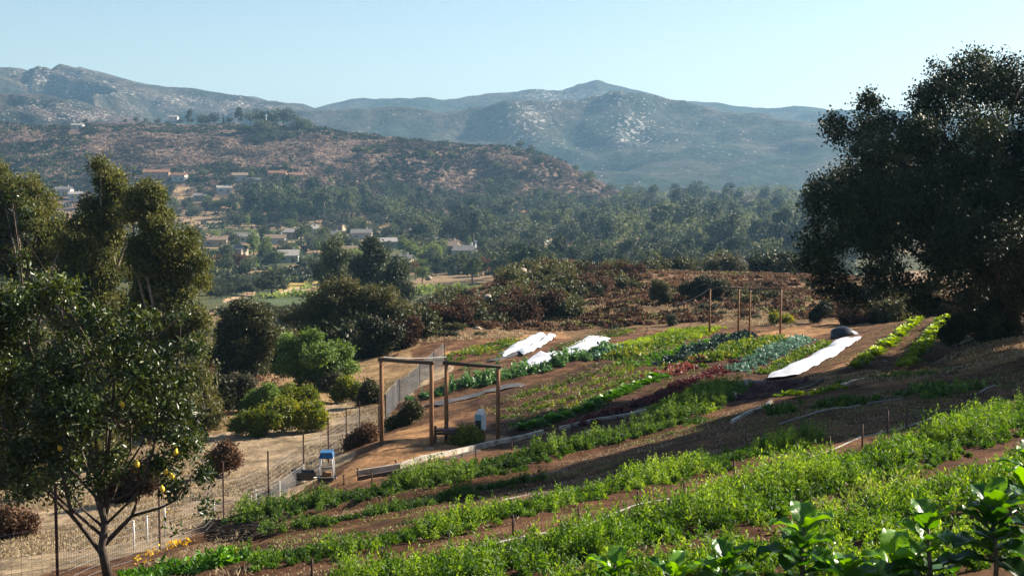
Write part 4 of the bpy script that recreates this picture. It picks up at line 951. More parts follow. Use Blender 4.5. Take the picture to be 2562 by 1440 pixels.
for px, py in ((585,640),(690,610),(830,600),(965,620),(1075,612),(1005,668),(1250,640),(1350,610),(1475,628),(1600,640),(1700,665),(1850,600),(1660,590),(380,480),(500,500),(650,500),(850,575)):
    house(px, py, rh_.uniform(7,11), 8, 3, rh_.choice(['white','cream','grey']), rh_.choice(['pale','grey','tan','brown']), rh_.uniform(-.4,.4), 'small low house half hidden among the valley trees')
for o in list(scene.objects):
    if o.name.startswith('house') and o.get('label') == 'small low house half hidden among the valley trees': o['group'] = 'small houses half hidden among the valley trees'
# lamp pole
p = Pg(1190, 668); t = thing('lamp_pole', 'tall white lamp pole standing among the valley trees', 'lamp pole', p); k = p[1]/F
m = MB(); m.tube([(0,0,-.5),(0,0,62*k)], [.28,.18], 8); m.build('pole', M['whitepvc'], t, True)
m = MB(); m.box((0,0,64*k), (6*k,3*k,5*k)); m.box((0,0,61*k), (8*k,1.2*k,.8*k)); m.build('lamp_head', M['white'], t)
p = Pg(666, 322); t = thing('radio_mast', 'thin pale mast between trees on the ridge', 'mast', p)
m = MB(); m.tube([(0,0,0),(0,0,11)], [.35,.2], 6); m.build('pole', M['whitepvc'], t, True); m = MB(); m.box((0,0,11.5), (1.6,1,2)); m.build('antenna', M['white'], t)

# notable single trees
for px, py, hpx, kd, w, lab in ((1310,690,75,'rust brown',1.1,'rust brown round tree just beyond the crest, right of the lamp pole'), (1215,690,60,'rust brown',1.1,'tan brown tree beside the lamp pole'), (1422,668,50,'pale green',1.2,'bright pale green tree beyond the crest bushes'),
      (635,640,75,'pale green',.8,'bright lime tree above the orchard'), (665,650,70,'pale green',.8,'lime tree standing left of the greenhouse'), (540,680,55,'rust brown',1.2,'brown tree left of the orchard rows'), (600,680,60,'rust brown',1.0,'brown tree above the orchard rows'),
      (680,740,85,'dark',1.2,'large dark round tree at the end of the orchard rows'), (1040,700,60,'rust brown',.8,'slim rust brown tree right of the dark eucalyptus'), (800,700,70,'dark',.9,'dark tree right of the tan yard'), (1100,640,50,'pale green',1.0,'pale green tree left of the tan roofed house'),
      (1090,690,40,'dark',1.4,'low dark round tree below the tan roofed house'), (570,660,70,'olive',1.0,'olive tree below the long low house'), (1010,640,60,'pale green',1.0,'pale green tree in the middle of the valley')):
    p = Pg(px, py); put_tree(kd, p[0], p[1], hpx/F*p[1], lab, None, w, p[2])
for px, py, hpx, kd, w in ((370,305,14,'olive',1.2),(400,300,18,'dark',1),(425,305,12,'dark',1.3),(480,312,38,'dark eucalyptus',.9),(510,312,30,'dark',1.1),(540,315,34,'dark',1),(563,316,24,'slender',1),(600,322,40,'dark eucalyptus',1.1),(630,328,36,'dark',1.2),(655,330,44,'dark',1.2),
      (690,330,40,'dark',1.2),(712,330,48,'dark',1.3),(745,330,30,'dark',1.2),(765,330,18,'olive',1.3),(345,300,16,'olive',1.1),(220,318,14,'dark',1.1),(320,300,12,'olive',1.2),(455,308,16,'dark',1.2),(580,322,18,'dark',1.3),(525,318,22,'dark',1.2),(675,330,26,'dark',1.3)):
    dd_ = np.linspace(1150, 1420, 60); u_ = U(px); e_ = zbase(u_*dd_, dd_)/dd_; dx_ = float(dd_[int(np.argmax(e_))]); x = u_*dx_; put_tree(kd, x, dx_, hpx*1.15/F*dx_, 'dark tree standing on the skyline of the brown ridge', 'trees on the brown ridge', w)
zone_trees((470,780),(1190,1275), 22, ['dark','olive','dark'], (8,13), '* tree on the upper slope below the ridge trees', 'trees below the ridge', 11, (1.2,1.6), lambda px, D: px > 600 and D < 1262)
zone_trees((620,1000),(860,985), 60, ['dark eucalyptus','dark','dark eucalyptus','olive'], (15,22), '* tree in the dark belt under the brown hill', 'trees of the dark belt', 12)
zone_trees((1000,1620),(640,1080), 95, ['dark eucalyptus','dark','olive','dark'], (12,19), '* tree in the wood right of the brown hill foot', 'trees of the middle wood', 13)
zone_trees((1600,2100),(560,1250), 80, ['dark eucalyptus','olive','dark','dark eucalyptus'], (13,24), '* tree in the hazy wood left of the oak', 'trees of the hazy wood', 14)
zone_trees((1240,2100),(400,560), 55, ['dark eucalyptus','dark','olive','dark eucalyptus'], (9,15), '* tree on the near side of the valley floor', 'trees on the near valley floor', 15)
zone_trees((500,1260),(420,680), 95, ['pale green','olive','dark','olive','pale green','olive'], (5,9.5), '* tree among the valley houses', 'trees among the valley houses', 16, cond=lambda px, D: not (520 < px < 810 and D < 470))
zone_trees((500,1260),(680,860), 60, ['olive','dark','pale green','dark'], (7,12), '* tree behind the valley houses', 'trees behind the valley houses', 17)
zone_trees((-60,520),(560,1000), 60, ['dark','olive','dark eucalyptus'], (8,14), '* tree behind the left eucalyptus group', 'trees behind the left group', 18)
zone_trees((860,1540),(1040,1190), 70, ['dark','olive','dark'], (5,10), '* tree climbing the right flank of the brown hill', 'trees on the hill flank', 20, (1.1,1.5))
zone_trees((330,700),(880,1040), 45, ['dark','olive','olive'], (6,10), '* tree on the slope between the hillside and the valley houses', 'trees between hillside and valley houses', 21)
zone_trees((330,1000),(930,1090), 70, ['olive','dark','pale green'], (5,9), '* tree around the hillside houses', 'trees around the hillside houses', 19)
# orchard rows
for rI in range(5):
    for c in range(15):
        px = 515+c*13+rI*3; py = 712+rI*9-c*1.6+3*math.sin(c)
        p = Pg(px, py)
        if p[1] > 480: continue
        put_tree('dark', p[0], p[1], random.uniform(2.6,3.4), 'small round orchard tree in the rows below the valley houses', 'orchard trees in rows', 1.3, p[2], None, 'orchard_tree')

# masses that nobody could count: scrub on the brown hill, far woods
def blob_field(name, label, cat, pts, size, mat, seed, flat=.7, sub=1):
    r = np.random.default_rng(seed)
    t = (1+5**.5)/2; ico = unit(np.array([(-1,t,0),(1,t,0),(-1,-t,0),(1,-t,0),(0,-1,t),(0,1,t),(0,-1,-t),(0,1,-t),(t,0,-1),(t,0,1),(-t,0,-1),(-t,0,1)], float))
    n = len(pts); per = 26
    C = np.repeat(pts, per, 0); s = np.repeat(size, per); d = unit(r.normal(size=(n*per,3))); d[:,2] = np.abs(d[:,2])
    C = C+d*s[:,None]*np.array([1,1,flat])*r.uniform(.5,1.05,(n*per,1))
    tint = np.clip(np.repeat(.5*r.random(n)+.45*n2(pts[:,0], pts[:,1], 28, seed, 3), per)+.15+r.random(n*per)*.35, 0, 1)
    V, Q, T = leaves(C, unit(d*.3+r.normal(size=C.shape)*.6), s*.62, s*.5, tint, r)
    return tag(mk(name, V, Q, mat, None, {'tint': T}), label, cat, None, 'stuff')
def scatter(n, pxr, Dr, seed, thr, ns=25):
    r = np.random.default_rng(seed); px = r.uniform(*pxr, n); D = np.exp(r.uniform(np.log(Dr[0]), np.log(Dr[1]), n)); x = U(px)*D
    k = n2(x, D, ns, seed, 3) > thr
    for hx, hw, hd in HOUSE_SPOTS: k &= ~((np.abs(x/D*F+1281-hx) < hw*1.15) & (D > hd-45) & (D < hd+6))
    x, D = x[k], D[k]
    return np.stack([x, D, zbase(x, D)], 1), r
M['chap'] = leaf_mat('hill_scrub_leaf', (.05,.043,.036), (.165,.122,.097), (.34,.25,.195), .12, .7, .05)
M['chapgreen'] = leaf_mat('hill_oak_leaf', (.015,.022,.012), (.03,.042,.02), (.06,.07,.035), .12, .7, .05)
P_, r = scatter(30000, (-120,1600), (1010,1340), 301, -2); blob_field('hill_scrub', 'brown scrub covering the near ridge', 'scrub', P_, r.uniform(.9,2.4,len(P_)), M['chap'], 1)
P_, r = scatter(9000, (-120,1600), (1010,1330), 302, .1, 75); blob_field('hill_scrub', 'dark green scrub patches on the near ridge', 'scrub', P_, r.uniform(1.6,3.8,len(P_)), M['chapgreen'], 2)
P_, r = scatter(5200, (-100,2150), (420,1250), 303, -.2, 40); P_ = P_[(P_[:,1] < 980) | (P_[:,0]/P_[:,1] > .09)]; blob_field('valley_undergrowth', 'dark undergrowth between the valley trees', 'undergrowth', P_, np.random.default_rng(5).uniform(1.2,3.2,len(P_)), M['vdark'], 3, .8)
P_, r = scatter(1500, (450,1300), (330,800), 304, .0, 40); blob_field('valley_undergrowth', 'pale green undergrowth around the valley houses', 'undergrowth', P_, r.uniform(.8,2.0,len(P_)), M['vpale'], 4, .8)
P_, r = scatter(2200, (-100,1100), (120,300), 305, -.2, 15); blob_field('gully_scrub', 'low scrub in the gully between farm and valley', 'scrub', P_, r.uniform(.5,1.4,len(P_)), M['bush_olive'], 6, .8)
P_, r = scatter(7500, (1000,2150), (101,170), 306, -.25, 6); blob_field('bank_scrub', 'low brown scrub on the bank above the field', 'scrub', P_, r.uniform(.12,.5,len(P_)), M['bush_rust'], 7, .8)
P_, r = scatter(2600, (1000,2150), (101,170), 307, -.1, 5); blob_field('bank_scrub', 'low olive scrub on the bank above the field', 'scrub', P_, r.uniform(.12,.45,len(P_)), M['bush_olive'], 8, .8)
P_, r = scatter(1500, (100,1000), (56,100), 308, .0, 5); P_ = P_[inpoly(P_[:,0], P_[:,1], PP([(560,1100),(640,1010),(1000,930),(1000,860),(560,900),(100,1000),(100,1150)]))]; blob_field('slope_weeds', 'dry brown weeds around the shrubs beyond the fence', 'weeds', P_, np.random.default_rng(2).uniform(.08,.3,len(P_)), M['bush_rust'], 9, .8)
# far wood: merged trees behind the individual ones
def wood(name, label, n, pxr, Dr, hr, mat, seed, shapes=('euc','round')):
    r = np.random.default_rng(seed); src = [far_tree(s, 500+i, 70, 5)[:3] for i, s in enumerate(shapes*2)]
    Vs = []; Ts = []; 
    px = r.uniform(*pxr, n); D = np.exp(r.uniform(np.log(Dr[0]), np.log(Dr[1]), n)); x = U(px)*D; z = zbase(x, D); h = r.uniform(*hr, n)
    for i in range(n):
        V, Q, T = src[i % len(src)]; a = r.uniform(0,6.28); c, s = math.cos(a), math.sin(a); w = h[i]*r.uniform(1,1.4)
        Vs.append(np.stack([(V[:,0]*c-V[:,1]*s)*w+x[i], (V[:,0]*s+V[:,1]*c)*w+D[i], V[:,2]*h[i]+z[i]], 1)); Ts.append(np.clip(T+r.uniform(-.25,.25), 0, 1))
    V = np.concatenate(Vs); return tag(mk(name, V, np.arange(len(V)).reshape(-1,4), mat, None, {'tint': np.concatenate(Ts)}), label, 'wood', None, 'stuff')
wood('far_wood', 'wooded slope filling the gaps under the brown hill', 300, (560,1620), (820,1090), (8,15), M['vdark'], 1)
wood('far_wood', 'hazy wood filling the valley left of the oak', 300, (1540,2200), (560,1500), (10,20), M['vmid'], 2)
wood('far_wood', 'mixed wood filling the middle of the valley', 260, (1150,2100), (420,820), (6,12), M['vmid'], 3, ('round','euc'))

# boulders on the crest and mountain are named rocks
def rock_mesh(seed, n=2):
    import bmesh
    r = np.random.default_rng(seed); bm = bmesh.new(); bmesh.ops.create_icosphere(bm, subdivisions=3, radius=1)
    co = np.array([v.co[:] for v in bm.verts]); d = 1+.22*vn(co*1.3+seed*3, seed)+.08*vn(co*3.2, seed+1)
    for v, q, k in zip(bm.verts, co, d): v.co = (q[0]*k, q[1]*k*.85, q[2]*k*.7)
    me = bpy.data.meshes.new('boulder'); bm.to_mesh(me); bm.free(); me.materials.append(M['rock'])
    for p in me.polygons: p.use_smooth = True
    return me
RK = [rock_mesh(i) for i in range(4)]
for i, (px, py, rp, lab) in enumerate([(1305,672,11,'topmost pale boulder of the pile on the crest'),(1325,680,12,'pale boulder in the middle of the crest pile'),(1345,688,13,'broad pale boulder low in the crest pile'),(1365,692,9,'small pale boulder at the right end of the crest pile'),(1072,690,8,'small pale boulder left of the brown bank'),(1080,774,10,'pinkish boulder half hidden in brown brush'),(1220,742,10,'grey boulder among dark brush on the bank'),(1195,822,8,'pale flat stone at the foot of the brown bank'),
        (1322,690,10,'tan boulder wedged under the crest pile'), (2215,905,6,'small stone by the squash rows'), (1075,1124,9,'white stone at the foot of the gate post')]):
    if i < 5 or i == 8: p = at(px, py+6, 150 if i != 4 else 190)
    elif i in (5, 6): p = at(px, py, 118)
    else: p = Pg(px, py)
    o = bpy.data.objects.new('boulder', RK[i % 4]); col.objects.link(o); o.location = Vector(p); s = rp/F*p[1]; o.scale = (s*1.3, s*1.2, s); o.rotation_euler = (0,0,i*1.3)
    tag(o, lab, 'boulder')

# ---------------------------------------------------------------- farm things
def gate_frame(pl, pr, hl, hr, label, w=.16, ext=.12):
    a, b = pl, pr; t = thing('gate_frame', label, 'gate frame', a, 0, 'timber gate frames'); d = b-a
    ha, hb = hl/F*a[1], hr/F*b[1]
    for p, h in ((np.zeros(3), ha), (d, hb)):
        m = MB(); m.tube([(p[0],p[1],p[2]-.3),(p[0],p[1],p[2]+h*.5),(p[0]+.01,p[1],p[2]+h)], [w*.52,w*.5,w*.47], 10); m.build('post', M['wood'], t, True)
    A = np.array([0,0,ha+w*.35]); B = d+np.array([0,0,hb+w*.35]); e = unit(B-A)
    m = MB(); m.tube([A-e*ext, (A+B)/2+np.array([0,0,-.02]), B+e*ext], w*.42, 8); m.build('beam', M['wooddark'], t, True)
    m = MB(); m.tube([A*.98-np.array([0,0,.25]), A*.98+e*.25], .012, 4); m.tube([B-np.array([0,0,.25]), B-e*.25], .012, 4); m.build('brace_wire', M['wire'], t)
    return t
def Pz(px, py): p = Pg(px, py); p[2] = gz(p[0], p[1]); return p
gate_frame(Pz(955,1103), Pz(1080,1116), 206, 206, 'near timber gate frame, left of the pair by the sandy path')
gate_frame(Pz(1117,1103), Pz(1246,1103), 194, 186, 'near timber gate frame, right of the pair beside the feeder post')
gate_frame(Pz(1775,834), Pz(1847,834), 112, 114, 'far timber gate frame on the crest, left of the pair', .13)
gate_frame(Pz(1875,838), Pz(1952,842), 114, 120, 'far timber gate frame on the crest, right of the pair', .13)
def wires(name, label, A, B, n=1, r=.006, cat='wire', sag=.15):
    m = MB()
    for A_, B_ in zip(A, B):
        A_ = np.array(A_); B_ = np.array(B_); m.tube([A_+(B_-A_)*k/6-np.array([0,0,sag*4*(k/6)*(1-k/6)]) for k in range(7)], r, 4)
    return tag(m.build(name, M['wire']), label, cat)
wires('guy_wire', 'pale guy wires slanting down left of the far gate frames', [at(1775,722,90), at(1840,720,90)], [at(1690,762,100), at(1790,765,101)], r=.022)
wires('top_wire', 'thin wire joining the tops of the near gate frames', [at(960,893,51)], [at(1117,892,62)], r=.014, sag=.05)
# deer fence
def fence(label, posts, hts, mesh_h, nh, vs, rw=.004, pr=.028, pmat='rust', nm='wire_fence'):
    P0 = [Pz(*p) for p in posts]; t = thing(nm, label, 'fence', P0[0]); O = P0[0]
    for p, h in zip(P0, hts):
        m = MB(); q = p-O; m.box((q[0],q[1],q[2]+h/2-.15), (pr*1.6,pr*1.6,h+.3)); m.box((q[0],q[1]-pr,q[2]+h/2-.15), (pr*.6,pr*1.2,h+.3)); m.build('post', M[pmat], t)
    mw = MB(); tops = []
    for a, b in zip(P0[:-1], P0[1:]):
        L = np.linalg.norm(b-a); n = max(2, int(L/1.0)); 
        for k in range(nh):
            zz = .05+mesh_h*k/(nh-1); pts = []
            for i in range(n+1):
                q = a+(b-a)*i/n; pts.append((q[0]-O[0], q[1]-O[1], gz(q[0], q[1])-O[2]+zz))
            mw.tube(pts, rw, 3, False)
        nv = int(L/vs)
        for i in range(nv):
            q = a+(b-a)*(i+.5)/nv; z0 = gz(q[0], q[1])-O[2]; mw.tube([(q[0]-O[0],q[1]-O[1],z0+.03),(q[0]-O[0],q[1]-O[1],z0+mesh_h)], rw, 3, False)
    mw.build('wire_mesh', M['wire'], t)
    return t
fence('tall wire fence on thin rusty posts along the dry slope', [(-60,1510),(145,1478),(400,1375),(560,1312),(672,1257),(760,1198),(822,1160),(867,1122),(900,1092),(948,1085)], [2.0,2.0,1.75,1.7,1.75,1.75,1.65,1.6,1.5,1.2], 1.15, 9, .16, .0035)
fence('grey netting fence climbing away behind the near gate frames', [(965,1050),(1000,1010),(1050,965),(1085,930),(1112,910)], [1.2,1.2,1.25,1.3,1.3], 1.15, 15, .1, .005, .03)
fence('low netting of thin stakes beside the dry slope', [(640,1268),(700,1245),(760,1205)], [.6,.6,.6], .5, 8, .07, .006, .025, 'whitepvc')
for i, (px, py, h) in enumerate([(335,1372,.75),(368,1358,.7),(413,1342,.85),(536,1305,.6),(628,1272,.4),(1762,1020,.45),(1840,1008,.3)]):
    p = Pz(px, py); m = MB(); m.tube([(0,0,-.1),(.01,0,h*.5),(0,0,h)], .025, 8); m.box((0,0,h+.005), (.06,.06,.03))
    tag(m.build('white_stake', M['whitepvc'], None, True, p), ['white plastic stake furthest left behind the lemon trunk','second white stake behind the lemon trunk','thick white stake under the lemon crown','white stake beside the slope fence','short white stake at the end of the long green row','white stake at the corner of the weed cloth','small white stake in the soil right of the weed cloth'][i], 'stake')
# dark stakes along the drip line
STK = [(780,1445,35),(957,1400,25),(1125,1358,24),(1284,1342,38),(1450,1318,48),(1595,1266,26),(1710,1242,34),(1838,1236,58),(1912,1192,36),(1998,1182,58),(2078,1146,40),(2157,1126,50),(2220,1092,48),(2268,1072,46)]
dl = ['dark stake cut by the bottom edge, left of the row','short dark stake second from the left','short leaning stake third from the left','dark stake standing in bare soil, fourth from the left','tall stake beside the start of the exposed pipe','short stake half hidden by leaves before the tall dark ones','leaning stake left of the tallest one','tallest dark stake of the lower line','forked top stake right of the tallest one','straight dark stake on the grey pipe, third of the upper ones','short stake above the broad green row','stake near the bend of the pipe','stake in the edge of the shade','last stake, furthest right, in the shade']
for i, (px, py, hp) in enumerate(STK):
    p = Pz(px, py); h = hp/F*p[1]*1.35; lx = random.uniform(-.03,.03); m = MB()
    m.tube([(0,0,-.1),(lx*.5,0,h*.5),(lx,0,h)], [.024,.022,.018], 6); m.tube([(lx,0,h*.95),(lx-.035,0,h*.98),(lx-.05,0,h*1.0)], [.008,.008,.006], 5)
    tag(m.build('stake', M['rust'], None, True, p), dl[i], 'stake', 'stakes along the drip line')
up = [(930,1213,36),(1020,1192,20),(1075,1178,22),(1155,1160,24),(1190,1150,22),(1280,1130,20),(1430,1085,24),(1545,1062,20),(1640,1040,16),(895,1200,24),(990,1168,14),(860,1215,22),(752,1252,22),(796,1245,24),(620,1290,25)]
for i, (px, py, hp) in enumerate(up):
    p = Pz(px, py); h = hp/F*p[1]*1.1; m = MB(); m.tube([(0,0,-.1),(.01,0,h*.5),(.0,0,h)], [.025,.024,.02], 6); m.box((0,0,h), (.06,.03,.04))
    tag(m.build('stake', M['rust'], None, True, p), 'short dark stake in the line beside the white boards', 'stake', 'stakes beside the white boards')
# boards, pipes
def along(pts, step=.8):
    L = PL(pts, step); return np.c_[L, ground_z(L[:,0], L[:,1])]
def board(name, label, pts, w, h, mat, lift=.0, cat='board'):
    L = along(pts, 1.0); V = []; n = len(L)
    for i, p in enumerate(L):
        t = L[min(i+1,n-1)]-L[max(i-1,0)]; t[2] = 0; t = unit(t); s = np.array([-t[1], t[0], 0])*w/2; wob = np.array([0,0,.012*math.sin(i*1.9)])
        for a in (-1, 1):
            for b in (0, 1): V.append(p+s*a+np.array([0,0,-.03+lift+(h+.03)*b])+wob)
    Q = []
    for i in range(n-1):
        k = i*4; Q += [[k,k+1,k+5,k+4],[k+2,k+6,k+7,k+3],[k+1,k+3,k+7,k+5],[k,k+4,k+6,k+2]]
    Q += [[0,2,3,1],[(n-1)*4,(n-1)*4+1,(n-1)*4+3,(n-1)*4+2]]
    o = mk(name, V, np.array(Q), M[mat]); return tag(o, label, cat)
board('edging_board', 'white board edging the path from the sandy area to the near gate', [(892,1192),(1000,1170),(1120,1142),(1240,1114),(1358,1088)], .13, .17, 'board')
board('edging_board', 'weathered dark board just under the long white board', [(895,1204),(1000,1180),(1120,1153),(1200,1133)], .1, .12, 'wooddark')
board('edging_board', 'pale board continuing towards the lime green row', [(1400,1080),(1500,1058),(1635,1025)], .11, .1, 'board')
board('edging_board', 'short pale board at the edge of the shade band', [(1832,1054),(1880,1034),(1930,1008)], .1, .08, 'board')
board('edging_board', 'straw coloured board on the bank under the white cover', [(2062,980),(2110,966),(2165,948)], .11, .1, 'board')
board('edging_board', 'dull board above the bright yellow-green clump', [(1968,992),(2000,980),(2060,950)], .12, .1, 'wooddark')
board('edging_board', 'thin pale board in the shade at right', [(2400,868),(2480,836),(2562,806)], .14, .12, 'wooddark')
def hose(name, label, pts, r, mat='pipe', lift=.03):
    L = along(pts, .7); L[:,2] += lift+.01*np.sin(np.arange(len(L))*1.3); m = MB(); m.tube(L, r, 6); return tag(m.build(name, M[mat], None, True), label, 'pipe')
hose('drip_pipe', 'long grey pipe running along the row of dark stakes', [(1180,1385),(1330,1345),(1470,1308),(1600,1270),(1740,1238),(1870,1205),(1990,1165),(2080,1128),(2150,1105),(2215,1080),(2330,1048)], .022)
hose('drip_pipe', 'grey pipe between the two narrow green rows', [(1205,1270),(1330,1240),(1440,1222),(1560,1195),(1690,1158)], .022)
hose('drip_pipe', 'short piece of grey pipe left of the second green row', [(1250,1268),(1350,1244),(1420,1240)], .014)
hose('drip_pipe', 'thin pipe along the lower edge of the long feathery row', [(1080,1258),(1200,1228),(1330,1190),(1420,1172)], .018)
hose('drip_pipe', 'grey pipe lying in the shade band', [(1950,1060),(2050,1035),(2160,1010),(2260,1000)], .03)
hose('drip_pipe', 'pale pipe lying in the shade near the right edge', [(2450,985),(2470,975),(2490,965)], .03)
hose('drip_pipe', 'thin line between lime row and red lettuces', [(1570,1040),(1680,1000),(1760,965)], .02)
def cloth_strip(name, label, cl, hw, mat, cat, bulge=.25, seed=0, wav=.12):
    L = PL(cl, .35); n = len(L); r = np.random.default_rng(seed); m = 9; V = []
    hwv = hw if np.ndim(hw) else np.full(2, hw); hwv = np.interp(np.linspace(0,1,n), np.linspace(0,1,len(hwv)), hwv)
    for i in range(n):
        t = L[min(i+1,n-1)]-L[max(i-1,0)]; t = t/np.linalg.norm(t); s = np.array([-t[1], t[0]])
        e = 1+wav*float(vn(np.array([[i*.22, seed, 0]]), seed)[0])
        for j in range(m):
            q = j/(m-1)*2-1; p = L[i]+s*q*hwv[i]*e
            V.append((p[0], p[1], bulge*(1-abs(q)**2.5)*(.9+.1*math.sin(i*.75+seed))*min(1, (i+1)/3, (n-i)/3)+.03))
    V = np.array(V); V[:,2] += ground_z(V[:,0], V[:,1])+.05*vn(V*1.8, seed+3)+.03
    i = np.arange(n-1)[:,None]*m+np.arange(m-1)[None]; Q = np.stack([i,i+1,i+m+1,i+m], -1).reshape(-1,4)
    return tag(mk(name, V, Q, M[mat], None, None, True), label, cat)
def cover_edges(name, label, up_, lo_, mat, cat, bulge, seed, n=46, m=9):
    def rs(pts):
        q = np.array([Pg(*p)[:2] for p in pts]); d = np.r_[0, np.cumsum(np.linalg.norm(np.diff(q, axis=0), axis=1))]; t = np.linspace(0, d[-1], n)
        return np.stack([np.interp(t, d, q[:,0]), np.interp(t, d, q[:,1])], 1)
    A, B = rs(up_), rs(lo_); V = []
    for i in range(n):
        for j in range(m):
            q = j/(m-1); p = A[i]*(1-q)+B[i]*q; e = 1-abs(q*2-1)**2.2; V.append((p[0], p[1], .04+bulge*e*min(1, (i+1)/4, (n-i)/4)*(.9+.12*math.sin(i*.5+seed))))
    V = np.array(V); V[:,2] += ground_z(V[:,0], V[:,1])+.05*vn(V*np.array([2.2,2.2,1]), seed+3)+.025*vn(V*np.array([6,6,1]), seed+4)+.05
    i = np.arange(n-1)[:,None]*m+np.arange(m-1)[None]; Q = np.stack([i,i+m,i+m+1,i+1], -1).reshape(-1,4)
    return tag(mk(name, V, Q, M[mat], None, None, True), label, cat)
WC = 'white cloth row covers'
tag(cover_edges('row_cover', 'white row cover furthest left, beyond the near gate frames', [(1247,890),(1285,866),(1330,845),(1355,834)], [(1262,895),(1300,880),(1340,861),(1366,842)], 'cover', 'row cover', .16, 1), group=WC)
tag(cover_edges('row_cover', 'narrow white cover pressed against the right side of the left one', [(1292,882),(1325,868),(1350,855),(1374,838)], [(1312,890),(1345,875),(1370,860),(1391,842)], 'cover', 'row cover', .16, 2), group=WC)
tag(cover_edges('row_cover', 'wide white cover beside the cabbages, flaring at its far end', [(1303,908),(1325,899),(1345,886),(1356,894),(1372,886),(1400,888),(1440,864),(1476,845)], [(1312,918),(1335,916),(1360,910),(1400,899),(1430,895),(1470,888),(1505,872),(1529,850)], 'cover', 'row cover', .12, 3), group=WC)
tag(cloth_strip('row_cover', 'long curving white cover right of the blue-green cabbages', [(1955,946),(2010,918),(2060,893),(2100,868),(2128,848)], (.7,.62,.62,.62,.7), 'cover', 'row cover', .2, 4, .2), group=WC)
cloth_strip('weed_cloth', 'dark grey weed cloth strip below the kale row', [(1080,1018),(1180,992),(1300,962)], .55, 'cloth', 'weed cloth', .04, 5)
cloth_strip('weed_cloth', 'grey weed cloth right of the lime green row', [(1775,1012),(1830,985),(1880,955)], .95, 'cloth', 'weed cloth', .04, 6)
cloth_strip('weed_cloth', 'black cloth left of the wide white cover', [(1225,905),(1280,890),(1330,875)], .35, 'cloth', 'weed cloth', .04, 7)
# tarp pile
p = Pz(2110, 842); me = rock_mesh(77); me.materials.clear(); me.materials.append(M['tarp']); me.name = 'tarp_pile'
o = bpy.data.objects.new('tarp_pile', me); col.objects.link(o); o.location = Vector(p); o.scale = (.85,.7,.8); tag(o, 'heap of black tarp at the far end of the long white cover', 'tarp')
# brush pile
mb = MB(); r = np.random.default_rng(8)
for i in range(260):
    px = r.uniform(510, 650); py = r.uniform(1325, 1372)-(px-510)*.12; p = Pz(px, py); a = r.uniform(-.5,.5); L = r.uniform(.2,.8)
    q = p+np.array([math.cos(a)*L, math.sin(a)*L, r.uniform(-.05,.2)]); mb.tube([p+[0,0,r.uniform(0,.15)], (p+q)/2+[0,0,.1], q+[0,0,.05]], [.018,.013,.006], 4, False)
tag(mb.build('brush_pile', M['twig']), 'heap of dark cut branches at the lower left end of the rows', 'brush pile')
# low wooden table between near gate frames
p = Pz(1115, 1113); t = thing('work_bench', 'low dark wooden bench between the near gate frames', 'bench', p, .0); k = p[1]/F
for dx, dy, h in ((-26,0,46),(0,.25,42),(26,0,40),(10,.5,34)):
    m = MB(); m.box((dx*k,dy,h*k/2-.05), (.09,.09,h*k+.1)); m.build('leg', M['wooddark'], t)
m = MB(); m.box((0,.1,34*k), (60*k,.45,.07)); m.box((0,-.1,27*k), (52*k,.04,.1)); m.build('bench_top', M['wooddark'], t)
# feeder post
p = Pz(1204, 1108); t = thing('feeder_post', 'stout post carrying a white box with pale blue lid, inside the right gate frame', 'feeder post', p); k = p[1]/F
t.rotation_euler = (0,0,-.62)
m = MB(); m.box((4*k,4*k,22*k), (8*k,8*k,50*k)); m.build('post', M['wood'], t)
m = MB(); V = [(-13*k,-9*k,30*k),(9*k,-9*k,30*k),(9*k,9*k,30*k),(-13*k,9*k,30*k),(-12*k,-8*k,66*k),(9*k,-8*k,70*k),(9*k,8*k,70*k),(-12*k,8*k,66*k),(-7*k,-5*k,82*k),(6*k,-5*k,82*k),(6*k,5*k,82*k),(-7*k,5*k,82*k)]
m.add(V, [[0,3,2,1],[0,1,5,4],[1,2,6,5],[2,3,7,6],[3,0,4,7],[4,5,9,8],[5,6,10,9],[6,7,11,10],[7,4,8,11],[8,9,10,11]]); bx_ = m.build('box', M['white'], t)
m = MB(); m.box((-14*k,0,43*k), (1.2*k,15*k,24*k)); m.box((-2*k,-9.8*k,43*k), (17*k,1.0*k,24*k)); m.build('opening', M['black'], bx_)
m = MB(); m.box((-2*k,-9.9*k,63*k), (19*k,1.4*k,15*k)); m.build('lid', M['paleblue'], bx_)

# small cart with blue canopy
p = Pz(818, 1208); t = thing('farm_cart', 'small white framed cart with blue canopy on the sandy area', 'cart', p, .05); k = p[1]/F
for sx in (-1, 1):
    for sy, h in ((-.22, 66), (.25, 70)):
        m = MB(); m.tube([(sx*19*k,sy,.02),(sx*15*k,sy,h*k)], .016, 7); m.build('leg', M['white'], t, True)
m = MB(); V = [(-18*k,-.28,66*k),(18*k,-.28,66*k),(18*k,.3,70*k),(-18*k,.3,70*k),(-15*k,-.2,80*k),(15*k,-.2,80*k),(15*k,.22,82*k),(-15*k,.22,82*k)]
m.add(V, [[0,3,2,1],[4,5,6,7],[0,1,5,4],[1,2,6,5],[2,3,7,6],[3,0,4,7]]); m.build('canopy', M['blue'], t)
m = MB(); m.box((0,0,40*k), (34*k,.4,.03)); m.box((0,0,12*k), (38*k,.5,.12)); m.build('shelf', M['wooddark'], t)
m = MB(); m.box((0,.05,22*k), (24*k,.2,9*k)); m.build('crate', M['wood'], t)
for sx in (-1, 1):
    m = MB(); m.tube([(sx*21*k-.03,0,.13),(sx*21*k+.03,0,.13)], .13, 14); w = m.build('wheel', M['black'], t); m = MB(); m.tube([(sx*21*k-.034,0,.13),(sx*21*k+.034,0,.13)], .05, 10); m.build('hub', M['white'], w)
